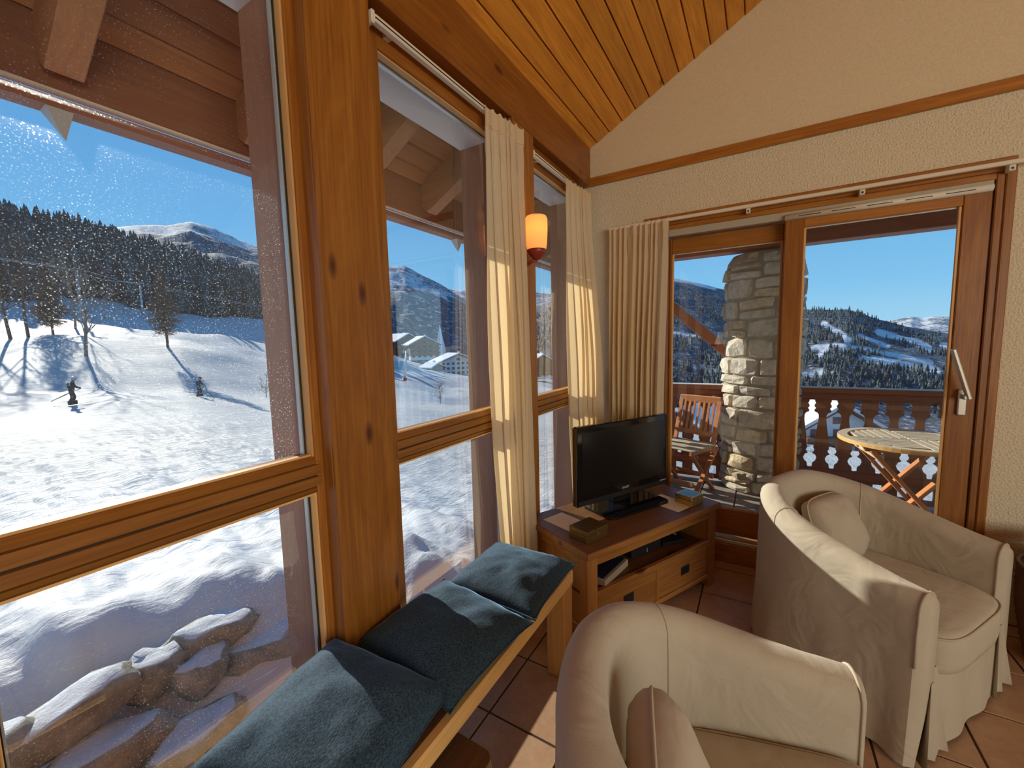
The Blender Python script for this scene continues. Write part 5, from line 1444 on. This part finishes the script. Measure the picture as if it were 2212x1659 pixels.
chalet('long white hotel with a snow-covered roof', -39.2, 196, 17, 11, 6.4, 3.2, face(-39, 22), M['wall_white'], 0.0, 3, 7, z=-12.0, over=1.8, balc=False)
chalet('small snow-roofed wooden hut beside the white hotel', -42.1, 178, 6.5, 6, 2.2, 1.5, face(-42, 40), M['chalet'], 0.5, 1, 3, z=-9.6, balc=False)
chalet('dark chalet seen through the corner window', -27.6, 190, 13, 12, 7.2, 3.6, face(-27, 25), M['chalet'], 1.8, 3, 4, z=-14.4)
chalet('snow-roofed house below the balcony, seen through the cut-out boards', 6.0, 78, 9, 9, 5, 2.8, face(6, 30), M['wall_white'], 1.0, 2, 3, z=-16.0)
chalet('chalet below the balcony, seen between the pillar and the chair', -7.0, 66, 9, 9, 4.6, 2.6, face(-7, -25), M['chalet'], 1.2, 2, 3, z=-15.5)
sp_ = at_dir(-40.9, 270, -16.0); ce = empty('church', 'slender pale church spire behind the white hotel', 'church', sp_, 0)
box('tower', -2.2, 2.2, -2.2, 2.2, 0, 14, M['wall_white'], ce)
bm = bmesh.new(); vs = [bm.verts.new(c) for c in ((-2.4, -2.4, 14.01), (2.4, -2.4, 14.01), (2.4, 2.4, 14.01), (-2.4, 2.4, 14.01), (0, 0, 31))]
for q in ((3, 2, 1, 0), (0, 1, 4), (1, 2, 4), (2, 3, 4), (3, 0, 4)): bm.faces.new([vs[i] for i in q])
from_bm('spire', bm, M['wall_white'], ce)

# ---- boulders of the low stone bank by the first window
rb = random.Random(3)
def boulder(label, x, y, z, s, seed):
    bm = bmesh.new(); bmesh.ops.create_icosphere(bm, subdivisions=3, radius=1.0)
    for v_ in bm.verts:
        p = v_.co.copy(); k = 1 + 0.30 * fbm((p.x * 1.3 + seed, p.y * 1.3, p.z * 1.3), 4)
        q = Vector((max(-0.82, min(0.82, p.x)), max(-0.86, min(0.86, p.y)), max(-0.75, min(0.70, p.z)))) * k
        v_.co = Vector((q.x * s[0], q.y * s[1] * 1.15, q.z * s[2] * 1.3))
    o = from_bm('boulder', bm, M['rock'], None, True); o.location = (x, y, z); o.rotation_euler = (rb.uniform(-.2, .2), rb.uniform(-.2, .2), rb.uniform(-.35, .35))
    prop(o, label, 'boulder', 'boulders of the stone bank outside the first window'); return o
for i, (x, y, z, s, lb) in enumerate((
    (-2.78, 1.02, -0.25, (0.13, 0.23, 0.10), 'flat brown boulder at the top of the stone bank'),
    (-2.62, 1.24, -0.44, (0.15, 0.24, 0.13), 'big dark boulder beside the window post in the stone bank'),
    (-2.44, 1.30, -0.74, (0.14, 0.22, 0.13), 'low boulder under the big dark one by the window post'),
    (-2.72, 0.73, -0.25, (0.12, 0.13, 0.11), 'pale boulder in the middle of the stone bank'),
    (-2.66, 0.40, -0.20, (0.13, 0.26, 0.10), 'long grey boulder left of the pale one in the stone bank'),
    (-2.52, 0.50, -0.40, (0.14, 0.25, 0.10), 'dark flat boulder below the long grey one'),
    (-2.62, 0.90, -0.33, (0.11, 0.13, 0.09), 'small boulder between the pale one and the big dark one'),
    (-2.38, 1.04, -0.70, (0.13, 0.17, 0.10), 'small snow-topped boulder at the foot of the bank'),
    (-2.60, 0.12, -0.18, (0.13, 0.18, 0.11), 'boulder in the stone bank at the edge of the picture'),
    (-2.38, 0.80, -0.52, (0.13, 0.22, 0.10), 'snow-covered boulder low in the middle of the bank'),
    (-2.36, 0.48, -0.60, (0.14, 0.26, 0.11), 'boulder at the bottom corner of the picture'),
    (-2.60, 1.86, -0.52, (0.16, 0.26, 0.13), 'boulder in the bank beyond the pine post'),
    (-2.58, 2.40, -0.58, (0.16, 0.28, 0.13), 'boulder in the bank below the middle window'))):
    boulder(lb, x, y, z, s, i * 3.3 + 1)

# ---- skiers
def skin(name, verts, edges, radii, m, parent, sub=2):
    me = bpy.data.meshes.new(name); me.from_pydata(verts, edges, []); me.update()
    o = bpy.data.objects.new('tmp', me); COL.objects.link(o)
    o.modifiers.new('s', 'SKIN'); sb = o.modifiers.new('d', 'SUBSURF'); sb.levels = sub; sb.render_levels = sub
    sv = me.skin_vertices[0].data
    for i, r in enumerate(radii): sv[i].radius = r if isinstance(r, tuple) else (r, r); sv[i].use_root = (i == 0)
    bpy.context.view_layer.update()
    out = bpy.data.meshes.new_from_object(o.evaluated_get(bpy.context.evaluated_depsgraph_get())); bpy.data.objects.remove(o)
    out.materials.clear()
    return mesh_obj(name, out, m, parent, True)
def skier(label, az, R, rz, jm, hm, arm, pole_l, tag_):
    p = at_dir(az, R); root = empty('person', label, 'person', (p.x, p.y, p.z + 0.02), rz)
    # local: travels along +x; left is +y
    V = [(0, 0, 0.96), (0.03, 0, 1.14), (0.07, 0, 1.36), (0.10, 0, 1.50), (0.12, 0, 1.56),
         (-0.02, 0.10, 0.90), (0.10, 0.11, 0.52), (-0.02, 0.11, 0.14), (0.10, 0.11, 0.07),
         (-0.04, -0.10, 0.90), (0.00, -0.11, 0.50), (-0.18, -0.11, 0.13), (-0.06, -0.11, 0.07),
         (0.07, 0.20, 1.38), arm[0], arm[1], (0.07, -0.20, 1.38), arm[2], arm[3]]
    E_ = [(0, 1), (1, 2), (2, 3), (3, 4), (0, 5), (5, 6), (6, 7), (7, 8), (0, 9), (9, 10), (10, 11), (11, 12), (2, 13), (13, 14), (14, 15), (2, 16), (16, 17), (17, 18)]
    Rr = [(0.15, 0.17), (0.15, 0.17), (0.15, 0.19), 0.08, 0.07, 0.11, 0.085, 0.075, 0.06, 0.11, 0.085, 0.075, 0.06, 0.085, 0.07, 0.055, 0.085, 0.07, 0.055]
    skin('body', V, E_, Rr, jm, root)
    bm = bmesh.new(); bmesh.ops.create_uvsphere(bm, u_segments=18, v_segments=14, radius=0.105)
    for q in bm.verts:
        q.co.z *= 1.18
        if q.co.x > 0.085 and abs(q.co.z) < 0.03 and abs(q.co.y) < 0.03: q.co.x += 0.02
    bmesh.ops.translate(bm, verts=bm.verts, vec=(0.14, 0, 1.655)); hd = from_bm('head', bm, M['skin'], root, True)
    bm = bmesh.new(); bmesh.ops.create_uvsphere(bm, u_segments=18, v_segments=12, radius=0.132)
    for q in list(bm.verts):
        if q.co.z < -0.02: q.co.z = -0.02
    bmesh.ops.translate(bm, verts=bm.verts, vec=(0.13, 0, 1.695)); from_bm('helmet', bm, hm, hd, True)
    box('goggles', 0.215, 0.262, -0.075, 0.075, 1.645, 1.700, M['black_gloss'], hd, 0.012)
    box('rucksack', -0.17, -0.06, -0.13, 0.13, 1.08, 1.42, M['jacket'], root, 0.03)
    for y in (0.11, -0.11):
        x = 0.05 if y > 0 else -0.10
        box('boot', x - 0.13, x + 0.15, y - 0.055, y + 0.055, 0.03, 0.30, M['black_matt'], root, 0.03)
        bm = bmesh.new(); bm_box(bm, x - 0.75, x + 0.80, y - 0.045, y + 0.045, 0.005, 0.030)
        for q in bm.verts:
            if q.co.x > x + 0.7: q.co.z += 0.10
        from_bm('ski', bm, M['iron'], root)
    M4 = Matrix.Translation((p.x, p.y, p.z + 0.02)) @ Matrix.Rotation(rz, 4, 'Z')
    for k, (h_, tip) in enumerate(((arm[1], pole_l[0]), (arm[3], pole_l[1]))):
        po_ = tube('ski_pole', [M4 @ Vector(h_), M4 @ Vector(tip)], 0.018, M['iron'], None, 5)
        prop(po_, 'ski pole in the %s hand of the %s' % (('left', 'right')[k], tag_), 'ski pole')
    return root
skier('skier in black with a white helmet gliding across the slope', -78.3, 38, math.radians(76), M['jacket'], M['helmet'],
      [(0.18, 0.27, 1.14), (0.42, 0.24, 1.02), (-0.05, -0.30, 1.14), (0.15, -0.30, 0.98)], [(-0.75, 0.32, 0.42), (-0.90, -0.36, 0.36)], 'skier with the white helmet')
skier('smaller skier in grey standing further across the slope', -68.6, 47, math.radians(46), M['jacket2'], M['jacket'],
      [(0.16, 0.26, 1.16), (0.38, 0.22, 1.10), (0.16, -0.26, 1.16), (0.36, -0.22, 1.12)], [(0.55, 0.26, 0.02), (1.25, -0.28, -0.25)], 'skier in grey')
